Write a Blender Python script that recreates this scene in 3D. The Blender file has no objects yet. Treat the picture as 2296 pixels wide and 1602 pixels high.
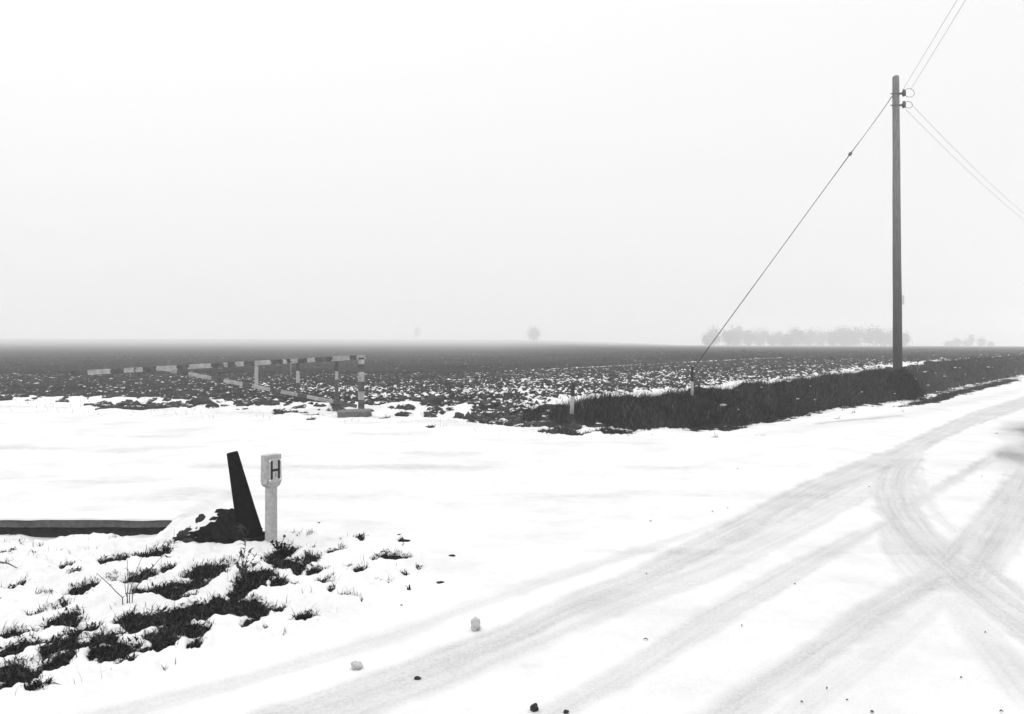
import bpy, bmesh, math, random
import numpy as np
from mathutils import Vector, Matrix, Euler

random.seed(7)
RNG = np.random.default_rng(11)
sc = bpy.context.scene
col = sc.collection

# ------------------------------------------------------------------ camera
K = 1906.0            # focal length in the pixel units used for the survey below
CX, CY = 1148.0, 772.0
EYE = 1.6
cam_d = bpy.data.cameras.new("camera")
cam = bpy.data.objects.new("camera", cam_d)
col.objects.link(cam)
cam.location = (0, 0, EYE)
cam.rotation_euler = (math.radians(90), 0, 0)
cam_d.sensor_width = 36
cam_d.lens = 36 * 850.06 / 1024
cam_d.shift_y = -12.7 / 1024
cam_d.clip_start = 0.05
cam_d.clip_end = 6000
sc.camera = cam

# ------------------------------------------------------------------ sky and sun
SUN_EL, SUN_AZ = 38.0, 205.0       # degrees; azimuth clockwise from +Y
world = bpy.data.worlds.new("World")
sc.world = world
world.use_nodes = True
wn, wl = world.node_tree.nodes, world.node_tree.links
wn.clear()
w_out = wn.new("ShaderNodeOutputWorld")
w_bg = wn.new("ShaderNodeBackground")
w_bg.inputs["Strength"].default_value = 0.1
w_sky = wn.new("ShaderNodeTexSky")
w_sky.sky_type = 'NISHITA'
w_sky.sun_disc = False
w_sky.sun_elevation = math.radians(SUN_EL)
w_sky.sun_rotation = math.radians(SUN_AZ)
w_sky.dust_density = 4
w_bw = wn.new("ShaderNodeRGBToBW")
wl.new(w_sky.outputs[0], w_bw.inputs[0])
w_tc = wn.new("ShaderNodeTexCoord")
w_sep = wn.new("ShaderNodeSeparateXYZ")
wl.new(w_tc.outputs["Generated"], w_sep.inputs[0])
w_max = wn.new("ShaderNodeMath"); w_max.operation = 'MAXIMUM'; w_max.inputs[1].default_value = 0.0
wl.new(w_sep.outputs["Z"], w_max.inputs[0])
w_mad = wn.new("ShaderNodeMath"); w_mad.operation = 'MULTIPLY_ADD'   # overcast: brighter towards the zenith
SKY_LOW, SKY_GAIN, SKY_TOP = 8.7, 5.2, 13.5
w_mad.inputs[1].default_value = SKY_GAIN
w_mad.inputs[2].default_value = SKY_LOW
w_x = wn.new("ShaderNodeMath"); w_x.operation = 'MULTIPLY_ADD'; w_x.inputs[1].default_value = -.55; w_x.inputs[2].default_value = 1.0
wl.new(w_sep.outputs["X"], w_x.inputs[0])                     # a little brighter towards the left
w_zx = wn.new("ShaderNodeMath"); w_zx.operation = 'MULTIPLY'
wl.new(w_max.outputs[0], w_zx.inputs[0]); wl.new(w_x.outputs[0], w_zx.inputs[1])
wl.new(w_zx.outputs[0], w_mad.inputs[0])
w_top = wn.new("ShaderNodeMapRange"); w_top.interpolation_type = 'SMOOTHSTEP'      # the bright upper part of a fog layer
w_top.inputs[1].default_value = .38; w_top.inputs[2].default_value = .92; w_top.inputs[3].default_value = 0.0; w_top.inputs[4].default_value = SKY_TOP
wl.new(w_max.outputs[0], w_top.inputs[0])
w_add = wn.new("ShaderNodeMath"); w_add.operation = 'ADD'
wl.new(w_mad.outputs[0], w_add.inputs[0]); wl.new(w_top.outputs[0], w_add.inputs[1])
w_mix = wn.new("ShaderNodeMix"); w_mix.data_type = 'FLOAT'
w_mix.inputs["Factor"].default_value = 0.92
wl.new(w_bw.outputs[0], w_mix.inputs[2])
wl.new(w_add.outputs[0], w_mix.inputs[3])
wl.new(w_mix.outputs[0], w_bg.inputs["Color"])
wl.new(w_bg.outputs[0], w_out.inputs[0])

sun_d = bpy.data.lights.new("sun", 'SUN')
sun_d.energy = 0.5
sun_d.angle = math.radians(35)
sun_d.color = (1, 0.985, 0.97)
sun = bpy.data.objects.new("sun", sun_d)
col.objects.link(sun)
sun.rotation_euler = Euler((math.radians(90 - SUN_EL), 0, math.radians(180 - SUN_AZ)), 'XYZ')

sc.view_settings.view_transform = 'Standard'
sc.view_settings.look = 'None'
sc.view_settings.exposure = 0.0
sc.view_settings.gamma = 1.0
sc.view_settings.use_curve_mapping = False
sc.render.engine = 'CYCLES'
sc.cycles.use_denoising = True
sc.cycles.volume_bounces = 2
sc.cycles.max_bounces = 8
sc.cycles.diffuse_bounces = 3
sc.render.film_transparent = False
sc.render.filter_size = 1.5

# ------------------------------------------------------------------ survey helpers
def G(px, py, z=0.0):
    d = (EYE - z) * K / (py - CY)
    return np.array([(px - CX) / K * d, d, z])

def P(px, py, d):
    return np.array([(px - CX) / K * d, d, EYE - (py - CY) / K * d])

def c8(x, y): return (1411.5 + x * .4494, 882.2 + y * .4494)
def c7(x, y): return (588.0 + x * .3586, 1117.4 + y * .3586)
def c6(x, y): return (x * .3074, 1205.6 + y * .3074)

# ------------------------------------------------------------------ numpy noise
def _hash(ix, iy, seed):
    h = (ix.astype(np.int64) * 374761393 + iy.astype(np.int64) * 668265263 + seed * 974711) & 0xFFFFFFFF
    h = ((h ^ (h >> 13)) * 1274126177) & 0xFFFFFFFF
    return (h ^ (h >> 16)) & 0xFFFF

def pn(x, y, seed=0):
    x = np.asarray(x, float); y = np.asarray(y, float)
    x0 = np.floor(x); y0 = np.floor(y)
    fx = x - x0; fy = y - y0
    u = fx * fx * fx * (fx * (fx * 6 - 15) + 10)
    v = fy * fy * fy * (fy * (fy * 6 - 15) + 10)
    def g(dx, dy):
        a = _hash(x0 + dx, y0 + dy, seed) * (2 * math.pi / 65536)
        return np.cos(a) * (fx - dx) + np.sin(a) * (fy - dy)
    a = g(0, 0); b = g(1, 0); c = g(0, 1); d = g(1, 1)
    return (a + u * (b - a)) * (1 - v) + (c + u * (d - c)) * v

def fbm(x, y, seed=0, octs=3, gain=.5):
    s = 0; amp = 1.0; f = 1.0
    for i in range(octs):
        s = s + amp * pn(x * f, y * f, seed + 17 * i)
        amp *= gain; f *= 2.03
    return s

def sst(a, b, x):
    t = np.clip((x - a) / (b - a), 0, 1)
    return t * t * (3 - 2 * t)

# ------------------------------------------------------------------ the lie of the land
# near edge of the field (world x -> y); right of x = 1 it runs behind the grassy bank
ED = np.array([(-400, 90), (-60, 36), (-15.2, 25.0), (-10.2, 23.7), (-7.3, 22.5), (-5, 21.9), (-2.8, 21.2), (-.6, 19.4),
               (1.0, 18.0), (2.2, 18.3), (9.2, 24.9), (24.9, 45.2), (80, 118), (400, 560)], float)
# foot of the bank on the road side
RD = np.array([(-.9, 17.4), (.9, 16.5), (2.5, 16.0), (4.2, 16.3), (5.67, 18.0), (6.4, 18.9), (7.76, 20.9), (8.4, 21.5), (10.5, 23.6), (12.0, 25.3), (14.1, 28.4), (19.2, 35.0), (26.6, 44.5), (80, 114), (400, 545)], float)

def edge_y(x): return np.interp(x, ED[:, 0], ED[:, 1])
def road_y(x): return np.interp(x, RD[:, 0], RD[:, 1])

def field_level(x, y):
    r = np.sqrt(x * x + y * y)
    f = np.clip(.24 + .026 * x, .10, .72)
    px = CX + K * x / np.maximum(y, 1.0)
    off = np.interp(px, [0, 600, 1200, 1420, 1540, 2296], [11, 11.5, 10, 3, -2, -4])
    zt = EYE + 1150 * off / K
    t = np.clip((r - 45) / 1105, 0, 1) ** 2.0
    z = f + (zt - f) * t
    return np.where(y > 1, z, 0.0)

def headwall_step(x, y):
    """low ground in front of the drain headwall, level ground behind it"""
    w = 1 - sst(-3.05, -2.86, x)
    front = -.088 * sst(6.5, 7.22, y) * (1 - sst(7.50, 7.57, y))
    back = .075 * sst(7.50, 7.57, y) * (1 - sst(8.2, 10.5, y))
    return w * (front + back)

def terrain(x, y):
    x = np.asarray(x, float); y = np.asarray(y, float)
    ey = edge_y(x)
    F = field_level(x, y)
    ramp = sst(-1.6, .1, y - ey)
    z = F * ramp
    # grassy bank on the right
    ry = road_y(x)
    span = np.maximum(ey - ry, .4)
    s = (y - ry) / span
    bank = sst(-.05, .5, s) * (F + .10) * (1 - sst(1.0, 1.35, s)) + F * sst(1.0, 1.35, s)
    wb = sst(-.4, 2.6, x)
    z = z * (1 - wb) + bank * wb
    z = z + headwall_step(x, y) + .125 * np.exp(-((x + 2.70) / .25) ** 2 - ((y - 7.33) / .24) ** 2)
    return z

# ------------------------------------------------------------------ ground grid (dense where the eye is)
def geom(a, b, q):
    n = int(round(math.log(b / a) / math.log(q)))
    return list(np.geomspace(a, b, n, endpoint=False))
rad = np.array(geom(.35, 3.0, 1.03) + geom(3.0, 14, 1.0045) + geom(14, 58, 1.0027) + geom(58, 1500, 1.012) + [1500.0])
ang = np.radians(np.concatenate([np.linspace(-180, -38, 46, endpoint=False), np.linspace(-38, 38, 780, endpoint=False),
                                 np.linspace(38, 180, 47)]))
NR, NA = len(rad), len(ang)
RR, AA = np.meshgrid(rad, ang, indexing='ij')
X = RR * np.sin(AA); Y = RR * np.cos(AA)
PXX = np.where(Y > .5, CX + K * X / np.maximum(Y, .5), -9e3)

ey = edge_y(X); ry = road_y(X)
wb = sst(-.4, 2.6, X)
s_field = Y - ey                      # > 0 in the field
bank_s = (Y - ry) / np.maximum(ey - ry, .4)
on_bank = (X + 1.5 * fbm(X * 1.2, Y * 1.2, 77, 3) > .5) & (wb > .05) & (bank_s > 0) & (bank_s < 1.12)
in_field = (s_field > 0) & ~on_bank
in_field &= (Y > 5)

# boundary between ploughed clods and the smooth sown field beyond
far_line = 43.0 + np.where(X > 0, .78 * X, .05 * X) + .5 * fbm(X * .1, Y * .1, 3, 2)
smooth_far = sst(-.4, .4, Y - far_line)

# verge in the foreground (left)
VG = np.array([(-30, 7.55), (-4.5, 7.5), (-2.9, 7.45), (-2.0, 7.2), (-1.35, 7.0), (-1.0, 6.6)], float)
verge_front = np.array([(-30, 7.0), (-4, 4.1), (-2.6, 3.95), (-1.7, 4.5), (-1.05, 5.0), (-.75, 5.7), (-.70, 6.3)], float)
def in_verge(x, y):
    xr = np.interp(y, [3.0, 3.7, 4.2, 4.6, 5.2, 5.8, 6.4, 7.0, 7.5], [-3.2, -2.5, -1.7, -1.3, -.95, -.72, -.66, -1.1, -2.6])
    return sst(-.25, .25, (xr - x) + .12 * fbm(x * 2, y * 2, 8, 2)) * sst(2.9, 3.3, y) * (1 - sst(7.2, 7.42, y))
VER = in_verge(X, Y)

# --- cover: > 0 snow lies, < 0 soil or grass shows
cover = np.full(X.shape, .8)
n_med = fbm(X * 3.1, Y * 3.1, 21, 3)
n_fine = fbm(X * 9.0, Y * 9.0, 22, 3)

# dark grass mats on the verge, surveyed as (x, y, half-width, half-height)
blobs = []
for q in [(820,165,60,28),(765,185,25,14),(1110,125,90,28),(1190,90,25,30),(2060,105,75,42),(2090,190,110,30),(2150,215,70,26),(2255,155,65,28),(2290,232,60,18),
          (1530,225,120,42),(1450,265,70,22),(990,305,75,42),(1190,385,150,48),(1400,340,100,38),(1880,295,120,62),(1770,385,80,60),(2030,340,55,22),
          (960,610,90,36),(1120,600,140,48),(1330,575,140,55),(1520,535,140,60),(1680,500,120,62),(1820,505,110,48),(1900,522,50,25),(1250,700,140,62),(1200,770,80,40),(1420,705,60,42),
          (590,390,60,42),(500,430,28,18),(500,480,24,12),(440,612,75,50),(100,690,100,32),(620,680,90,40),(760,735,120,46),(850,835,110,46),(720,840,60,40),
          (60,820,110,38),(200,790,110,34),(330,775,90,36),(480,810,110,52),(610,800,110,50),(450,885,90,48),(330,940,110,44),(180,985,120,54),(40,960,110,54),(70,1050,110,56),(200,1050,70,30),
          (270,1095,46,32),(900,895,55,22),(1055,818,50,16),(1430,792,42,18),(2030,500,48,20),(2210,572,40,34),(1810,605,40,30),(100,365,38,20),(490,220,40,16),(530,282,25,12),(1210,225,40,18),(1340,440,60,20),
          (1590,450,40,16),(2140,355,28,14),(170,320,18,10),(65,95,30,10),(230,100,16,12),(980,640,60,30)]:
    (a, b) = c6(q[0], q[1]); blobs.append((a, b, q[2] * .3074, q[3] * .3074))
for q in [(445,330,48,18),(610,255,28,20),(720,372,70,14),(810,366,90,20),(880,372,40,12),(600,435,38,20),(520,430,26,12),(390,500,34,22),(425,575,20,14),(100,670,48,20),(265,735,34,28),(265,760,16,16),(320,300,28,10),
          (200,550,16,10),(35,795,14,10),(905,265,34,9),(865,225,18,6),(905,475,9,8),(780,535,20,7),(935,567,20,5),(650,640,8,8),(970,435,14,8),(1105,520,20,9),(370,150,8,10),(875,660,12,6),(1185,355,26,8)]:
    (a, b) = c7(q[0], q[1]); blobs.append((a, b, q[2] * .27, q[3] * .27))
# dark gaps at the far verge and the field edge
for q in [(453,899,26,11),(480,903,14,6),(315,912,105,2.8),(590,910,40,4),(545,907,14,3),(667,899,14,5),(680,902,12,7),(640,926,30,4),(700,930,16,3),(760,918,14,6),(835,902,16,6),(865,897,22,5),(830,912,18,4),
          (905,903,26,5),(935,899,18,5),(925,912,16,4),(985,922,26,4),(965,930,14,3),(1060,918,12,6),(1085,928,22,4),(1105,935,30,5),(1075,930,14,4),(1130,920,50,7),(1165,935,50,8),(1200,925,40,12),
          (1150,946,60,7),(1190,952,50,6),(1105,943,40,5),(1035,921,40,5),(1000,913,40,4),(1215,940,30,9),(1245,966,40,5),(1290,968,34,4),(1380,968,40,7),(1270,960,20,3),(860,937,14,3),(900,933,12,3),(965,955,10,3),(700,938,10,3),(965,958,8,2)]:
    blobs.append(q)
NB = np.sqrt(X * X + Y * Y) < 34
xs, ys = X[NB], Y[NB]
wx = xs + .05 * fbm(xs * 7, ys * 7, 31, 3); wy = ys + .05 * fbm(xs * 7, ys * 7, 32, 3)
acc = np.full(xs.shape, -9.0)
for (a, b, hw, hh) in blobs:
    c = G(a, b); top = G(a, max(b - hh, CY + 40)); bot = G(a, b + hh)
    hw = hw * 1.06; rx = hw / K * c[1]; ryy = max((top[1] - bot[1]) / 2 * (1.12 if c[1] < 9 else 1), .02)
    far = c[1] > 11
    if far: ryy = min(ryy, .9)
    m = (np.abs(xs - c[0]) < 2.2 * rx + .2) & (np.abs(ys - c[1]) < 2.2 * ryy + .3)
    if not m.any(): continue
    q = 1 - np.sqrt(((wx[m] - c[0]) / rx) ** 2 + ((wy[m] - c[1]) / ryy) ** 2)
    acc[m] = np.maximum(acc[m], q)
blob = np.full(X.shape, -9.0); blob[NB] = acc
bcut = np.clip(blob, -1, 1)
cover = np.where(blob > -1, np.minimum(cover, -bcut * 1.0 + .50 * n_fine + .42 * fbm(X * 5, Y * 5, 23, 3)), cover)
cover = np.where(VER > .2, np.minimum(cover, .54 + .55 * n_med + .40 * n_fine), cover)

# --- far verge: lumpy snow with specks
fv = (~in_field) & (~on_bank) & (s_field > -4.2) & (X < 3) & (Y > 5)
cover = np.where(fv, np.minimum(cover, .55 + .6 * fbm(X * 2.2, Y * 2.2, 41, 3) + .35 * n_fine - .22 * sst(-2.5, -.1, s_field)), cover)

# --- field: snow flecks among clods, thinning to the left and with distance
dens = np.interp(PXX, [-200, 250, 500, 700, 1000, 1500, 1900, 2300], [-.62, -.58, -.44, -.27, -.17, -.17, -.26, -.36])
dens = dens - .30 * sst(27, 42, Y - np.maximum(X, 0) * .5) - .62 * smooth_far
edge_snow = np.where(X > 0, 1.0 * (1 - sst(.8, 4.6, s_field - .25)) * sst(.0, 2, X), 0)
cl = fbm(X * 6.0, Y * 4.2, 51, 3)
clod_h = np.maximum(fbm(X * 4.2, Y * 4.2, 52, 4, .55), -.35)
furrow = np.sin((Y - .12 * X + .25 * fbm(X * .3, Y * .3, 59, 2)) * 2 * math.pi / .9)
fc = dens + .13 * furrow + .95 * cl + .35 * n_fine + edge_snow + .42 * fbm(X * .22, Y * .30, 53, 3) + smooth_far * (.35 * fbm(X * .05, Y * .16, 54, 4) + .25 * fbm(X * .6, Y * .5, 55, 2))
cover = np.where(in_field, fc, cover)
line = np.exp(-((Y - far_line) / .55) ** 2) * sst(-4, 3, X) * (1 - sst(18, 26, X))
cover = np.where(in_field, cover + line * (1.35 + .9 * fbm(X * .5, Y * .5, 58, 2)), cover)
# a thin white boundary strip far out on the right
rr = np.sqrt(X * X + Y * Y)
far_strip = np.exp(-((rr - 440 - 25 * fbm(X * .01, Y * .01, 5, 2)) / 40) ** 2) * sst(1480, 1650, PXX)
cover = np.where(in_field, np.maximum(cover, -1 + 1.35 * far_strip + .8 * fbm(X * .05, Y * .05, 6, 2) * far_strip), cover)

# --- bank: bare rough grass with a few caught scraps of snow
bk = -.75 + .9 * np.maximum(fbm(X * 1.7, Y * 1.7, 61, 3), 0) * sst(.80, 1.0, bank_s)
bk = bk + 1.2 * sst(.90, 1.1, bank_s + .14 * n_med)
cover = np.where(on_bank, bk, cover)
hump = (wb > .05) & (bank_s > 0) & (bank_s < 1.1) & ~on_bank & ~in_field & (Y > 5)
cover = np.where(hump, np.minimum(cover, -.05 + .8 * n_med + .5 * n_fine), cover)
foot = (wb > .3) & (bank_s <= 0) & (Y - ry > -2.4) & (Y > 5)
low_strip = np.exp(-((Y - ry + 1.15) / .42) ** 2) * sst(9.5, 12, X) * (1 - sst(19, 26, X))
cover = np.where(foot, np.minimum(cover, .5 + .75 * fbm(X * 1.3, Y * 1.9, 62, 3) + .35 * n_fine - 1.5 * low_strip - .42 * sst(-.9, -.1, Y - ry)), cover)

# --- tyre tracks: packed, dirty snow
def strip(pts, hws, strength, horiz=False, soft=.04):
    pts = np.array(pts, float); hws = np.interp(np.linspace(0, 1, len(pts)), np.linspace(0, 1, len(hws)), hws)
    o = np.array([1, 0]) if horiz else np.array([0, 1])
    a = pts - o * hws[:, None]; b = pts + o * hws[:, None]
    poly = np.vstack([a, b[::-1]])
    poly[:, 1] = np.maximum(poly[:, 1], CY + 60)
    g = np.array([G(p[0], p[1])[:2] for p in poly])
    n = len(pts); ga_, gb2 = g[:n], g[n:][::-1]
    def out_(p): return p[0] < 0 or p[0] > 2296 or p[1] > 1602
    if out_(pts[-1]):                                   # tracks run on beyond the picture
        u_ = (ga_[-1] + gb2[-1]) / 2 - (ga_[-2] + gb2[-2]) / 2; u_ = u_ / np.linalg.norm(u_) * 9
        ga_ = np.vstack([ga_, ga_[-1] + u_]); gb2 = np.vstack([gb2, gb2[-1] + u_])
    if out_(pts[0]) and pts[0][1] > 950:
        u_ = (ga_[0] + gb2[0]) / 2 - (ga_[1] + gb2[1]) / 2; u_ = u_ / np.linalg.norm(u_) * 9
        ga_ = np.vstack([ga_[0] + u_, ga_]); gb2 = np.vstack([gb2[0] + u_, gb2])
    g = np.vstack([ga_, gb2[::-1]]); cl_ = (ga_ + gb2) / 2
    return g, cl_, strength, soft
def L8(*p): return [c8(*q) for q in p]
def L7(*p): return [c7(*q) for q in p]
tracks = [
    strip(L8((2100, 60), (1700, 300), (1300, 620), (900, 900), (400, 1200), (0, 1420), (-900, 1900)), [60, 120, 150, 150, 150, 150], .10, False, .6),
    strip(L8((1980, 420), (1800, 640), (1620, 860), (1300, 1180), (900, 1560)), [150, 170, 190, 190], .16, True, .5),
    strip([(2420, 868)] + L8((1968, 45), (1700, 132), (1480, 235), (1300, 330), (1050, 432), (850, 522), (600, 650), (400, 748), (200, 838)) +
          L7((2296, 530), (1900, 690), (1600, 835), (1300, 950), (1000, 1062), (700, 1170), (400, 1270), (150, 1351), (-300, 1500)), [12, 17, 26, 34, 30, 30, 33, 34, 34, 34], .60),
    strip(L8((1300, 425), (1100, 520), (900, 628), (650, 752), (400, 868)) + L7((2296, 618), (2000, 740), (1600, 910), (1200, 1080), (800, 1225), (500, 1330), (0, 1510)), [22, 34, 36, 36, 38, 40], .40),
    strip(L8((900, 430), (500, 640)) + L7((2296, 345), (1850, 490), (1300, 680), (850, 850), (500, 945), (0, 1095), (-500, 1240), (-1300, 1440)), [6, 12, 16, 20, 18, 20], .33),
    strip(L8((1340, 610), (1200, 688), (1050, 765), (800, 900), (600, 1010), (400, 1130), (150, 1290), (0, 1390)) + L7((1900, 1290), (1500, 1480)), [14, 18, 26, 40, 44, 40, 34, 30], .46),
    strip(L8((1600, 880), (1450, 965), (1200, 1115), (1000, 1250), (800, 1390), (600, 1520), (350, 1680), (0, 1900)), [36, 48, 50, 50, 52, 56], .54),
    strip(L8((1600, 1010), (1300, 1240), (1000, 1450), (800, 1620), (500, 1850)), [34, 50, 52, 52], .30),
    strip(L8((1395, 320), (1335, 390), (1310, 470), (1335, 565), (1420, 690), (1560, 830), (1700, 950), (1850, 1065), (1968, 1150), (2300, 1390)), [38, 52, 54, 58, 64, 72, 72, 72], .58, True),
    strip(L8((1450, 300), (1430, 370), (1455, 470), (1520, 580), (1630, 700)), [16, 18, 20, 20], .38, True),
    strip(L8((1700, 800), (1850, 915), (1968, 1010), (2200, 1180)), [22, 26, 30], .5, True),
    strip(L8((2000, 235), (1880, 290), (1750, 352), (1600, 440), (1480, 520), (1400, 570), (1300, 625)), [13, 14, 15, 18, 20], .55),
    strip(L8((2010, 380), (1900, 560), (1780, 740), (1670, 880)), [66, 62, 58, 50], .42, True),
    strip(L8((1930, 400), (1800, 560), (1700, 680), (1620, 770), (1540, 860)), [20, 24, 27, 30], .6, True),
    strip(L8((2050, 330), (1960, 520), (1870, 690), (1795, 825), (1715, 940)), [48, 60, 64, 52], .58, True),
    strip(L8((1285, 640), (1335, 770), (1430, 890), (1540, 990)), [34, 42, 48, 52], .40, True),
    strip(L8((1580, 1000), (1740, 1180), (1900, 1380), (2060, 1580), (2250, 1820)), [46, 58, 64, 70], .36, True),
    strip(L8((1560, 740), (1680, 900), (1660, 1020)), [60, 90, 60], .3, True, .1),
    strip([(1825, 950), (1930, 940), (2030, 931)], [2.5, 3, 2], .8, False, .1),
    strip([(1700, 975), (2000, 935), (2296, 875)], [8, 10, 7], .28, False, .3),
    strip(L8((1350, 300), (1400, 262)), [7, 8], .5, False, .1),
]
track = np.zeros(X.shape)
TM = (np.sqrt(X * X + Y * Y) < 60) & (Y > -7) & (~in_field) & (np.abs(AA) < 2.2)
tx, ty = X[TM], Y[TM]
def poly_sd(px, py, poly):
    inside = np.zeros(px.shape, bool); dmin = np.full(px.shape, 1e9)
    n = len(poly)
    for i in range(n):
        (x1, y1), (x2, y2) = poly[i], poly[(i + 1) % n]
        dx, dy = x2 - x1, y2 - y1
        t = np.clip(((px - x1) * dx + (py - y1) * dy) / (dx * dx + dy * dy + 1e-12), 0, 1)
        dmin = np.minimum(dmin, np.hypot(px - x1 - t * dx, py - y1 - t * dy))
        if y1 != y2:
            c = ((y1 > py) != (y2 > py)) & (px < dx * (py - y1) / (y2 - y1) + x1)
            inside ^= c
    return np.where(inside, dmin, -dmin)
tacc = np.zeros(tx.shape)
rag = .045 * fbm(tx * 5, ty * 5 * np.clip(6 / np.maximum(ty, .5), .25, 1), 71, 4) * np.clip(ty / 7, .6, 1.6)
for i, (poly, cl_, st, soft) in enumerate(tracks):
    lo, hi = poly.min(0) - .5, poly.max(0) + .5
    m = (tx > lo[0]) & (tx < hi[0]) & (ty > lo[1]) & (ty < hi[1])
    if not m.any(): continue
    sd = poly_sd(tx[m], ty[m], poly) + (rag[m] if soft != .22 else .30 * fbm(tx[m] * 1.6, ty[m] * .45, 72, 3))
    # nearest centre-line direction for streaks
    mid = (cl_[1:] + cl_[:-1]) / 2; dr = cl_[1:] - cl_[:-1]; dr = dr / np.linalg.norm(dr, axis=1)[:, None]
    qx, qy = tx[m], ty[m]
    d2 = np.stack([(qx - a[0]) ** 2 + (qy - a[1]) ** 2 for a in mid])
    wgt = 1 / (d2 + .05) ** 2
    vx = (wgt * dr[:, 0:1]).sum(0) / wgt.sum(0); vy = (wgt * dr[:, 1:2]).sum(0) / wgt.sum(0)
    # streaks run with the wheels: stretch the noise along the track
    best = np.full(qx.shape, 1e9); cross = np.zeros(qx.shape); along = np.zeros(qx.shape); s0 = 0.0
    for (ax_, ay_), (bx_, by_) in zip(cl_[:-1], cl_[1:]):
        ex, ey_ = bx_ - ax_, by_ - ay_; le_ = math.hypot(ex, ey_) + 1e-9
        t_ = np.clip(((qx - ax_) * ex + (qy - ay_) * ey_) / le_ ** 2, 0, 1)
        dd = np.hypot(qx - ax_ - t_ * ex, qy - ay_ - t_ * ey_)
        cr = ((qx - ax_) * ey_ - (qy - ay_) * ex) / le_
        nb = dd < best
        best = np.where(nb, dd, best); cross = np.where(nb, np.sign(cr) * dd, cross); along = np.where(nb, s0 + t_ * le_, along)
        s0 += le_
    st_n = .8 * pn(cross * 9, along * .35, 80 + i) + 1.0 * pn(cross * 22, along * .5, 130 + i) + .9 * pn(cross * 45, along * .9, 160 + i)
    pat = fbm(qx * 2.1, qy * (2.1 if soft != .22 else .6), 90 + i, 3)
    inn = sst(-soft, soft * 1.6, sd) * st * (np.clip(.98 + .44 * st_n + .24 * pat, .1, 1.6) if soft != .22 else np.clip(1 + .5 * pat, .5, 1.4))
    cur = tacc[m]
    tacc[m] = np.maximum(cur, inn) + .14 * np.minimum(cur, inn)
track[TM] = np.clip(tacc, 0, 1.9)
# faint wind streaks on the lane to the left and loose dirt across the junction
lane = (Y > 6.5) & (s_field < -2.2) & (Y < 24) & (X < 6)
track = np.where(lane, track + .75 * np.clip(fbm(X * .40, Y * .95, 101, 5) - .10, 0, .6) * (1 + .8 * pn(X * 9, Y * 9, 104)) * (1 - sst(1, 6, X)), track)
track = np.where((~in_field) & (Y > 2) & (Y < 30), track + .55 * np.clip(fbm(X * 6, Y * 6, 103, 3) - .50, 0, 1) * (VER < .3), track)
# bare muddy patch at the far side of the junction
mc, ms = math.cos(math.radians(30.5)), math.sin(math.radians(30.5))     # it runs along the side road
mudv, mudu = X * mc - Y * ms, X * ms + Y * mc
mudv = mudv + .22 * fbm(mudv * 2.2, mudu * .5, 120, 3); mudu = mudu + .9 * fbm(mudv * 1.3, mudu * .4, 121, 3)
for (a, b, rx_, ry_, st_) in ((2312, 965, .42, 2.1, 1.40), (2278, 1022, .30, 1.5, 1.25), (2335, 1005, .42, 2.6, 1.2)):
    c = G(a, b); cv, cu = c[0] * mc - c[1] * ms, c[0] * ms + c[1] * mc
    track = np.maximum(track, st_ * np.exp(-((mudv - cv) / rx_) ** 2 - ((mudu - cu) / ry_) ** 2))
track = track * (cover > -.2)

# --- height
base = terrain(X, Y)
z = base.copy()
snow_th = sst(-.12, .35, cover)
z += np.where(VER > .02, VER * (.035 * fbm(X * 1.6, Y * 1.6, 111, 2) + .034 * fbm(X * 6.0, Y * 6.0, 112, 2) + .040 * (.22 - np.abs(pn(X * 9, Y * 9, 118))) * snow_th + .018 * (.2 - np.abs(pn(X * 19, Y * 19, 119))) * snow_th + .024 * snow_th - .014), 0)
z += (X < -2.85) * sst(6.5, 6.9, Y) * (1 - sst(7.38, 7.46, Y)) * (.050 * np.maximum(fbm(X * 2.6, Y * 2.6, 125, 3), -.25) + .02)
soft_ground = (~in_field) & (~on_bank)
z += np.where(soft_ground, .010 * fbm(X * 1.1, Y * 1.1, 113, 3) * (1 + sst(8, 20, Y)) + .004 * fbm(X * 7, Y * 7, 114, 2), 0)
z += np.where(fv, (.07 * fbm(X * 1.3, Y * 1.3, 115, 4) + .05 * np.clip(snow_th, 0, 1) - .03) * sst(-4.2, -2.4, s_field), 0)
z += np.where(in_field, (.105 * clod_h * (1 - .85 * smooth_far) + .02 * n_fine * (1 - smooth_far)) * (1 - sst(60, 120, Y)) * sst(0, .5, s_field), 0)
z += np.where(on_bank, .20 * fbm(X * 1.1, Y * 1.1, 116, 4), 0)
z += np.where(foot, .05 * fbm(X * 1.5, Y * 1.5, 117, 3) * sst(-2.4, -.4, Y - ry), 0)
z -= .010 * np.clip(track, 0, 1)
z = np.where(rr > 900, z - 0.0, z)
ZZ = z

# bilinear lookup of the built height
def ground_z(x, y):
    r = math.hypot(x, y); a = math.atan2(x, y)
    i = min(max(int(np.searchsorted(rad, r)) - 1, 0), NR - 2); j = min(max(int(np.searchsorted(ang, a)) - 1, 0), NA - 2)
    fr = (r - rad[i]) / (rad[i + 1] - rad[i]); fa = (a - ang[j]) / (ang[j + 1] - ang[j])
    return float((ZZ[i, j] * (1 - fa) + ZZ[i, j + 1] * fa) * (1 - fr) + (ZZ[i + 1, j] * (1 - fa) + ZZ[i + 1, j + 1] * fa) * fr)

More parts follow.
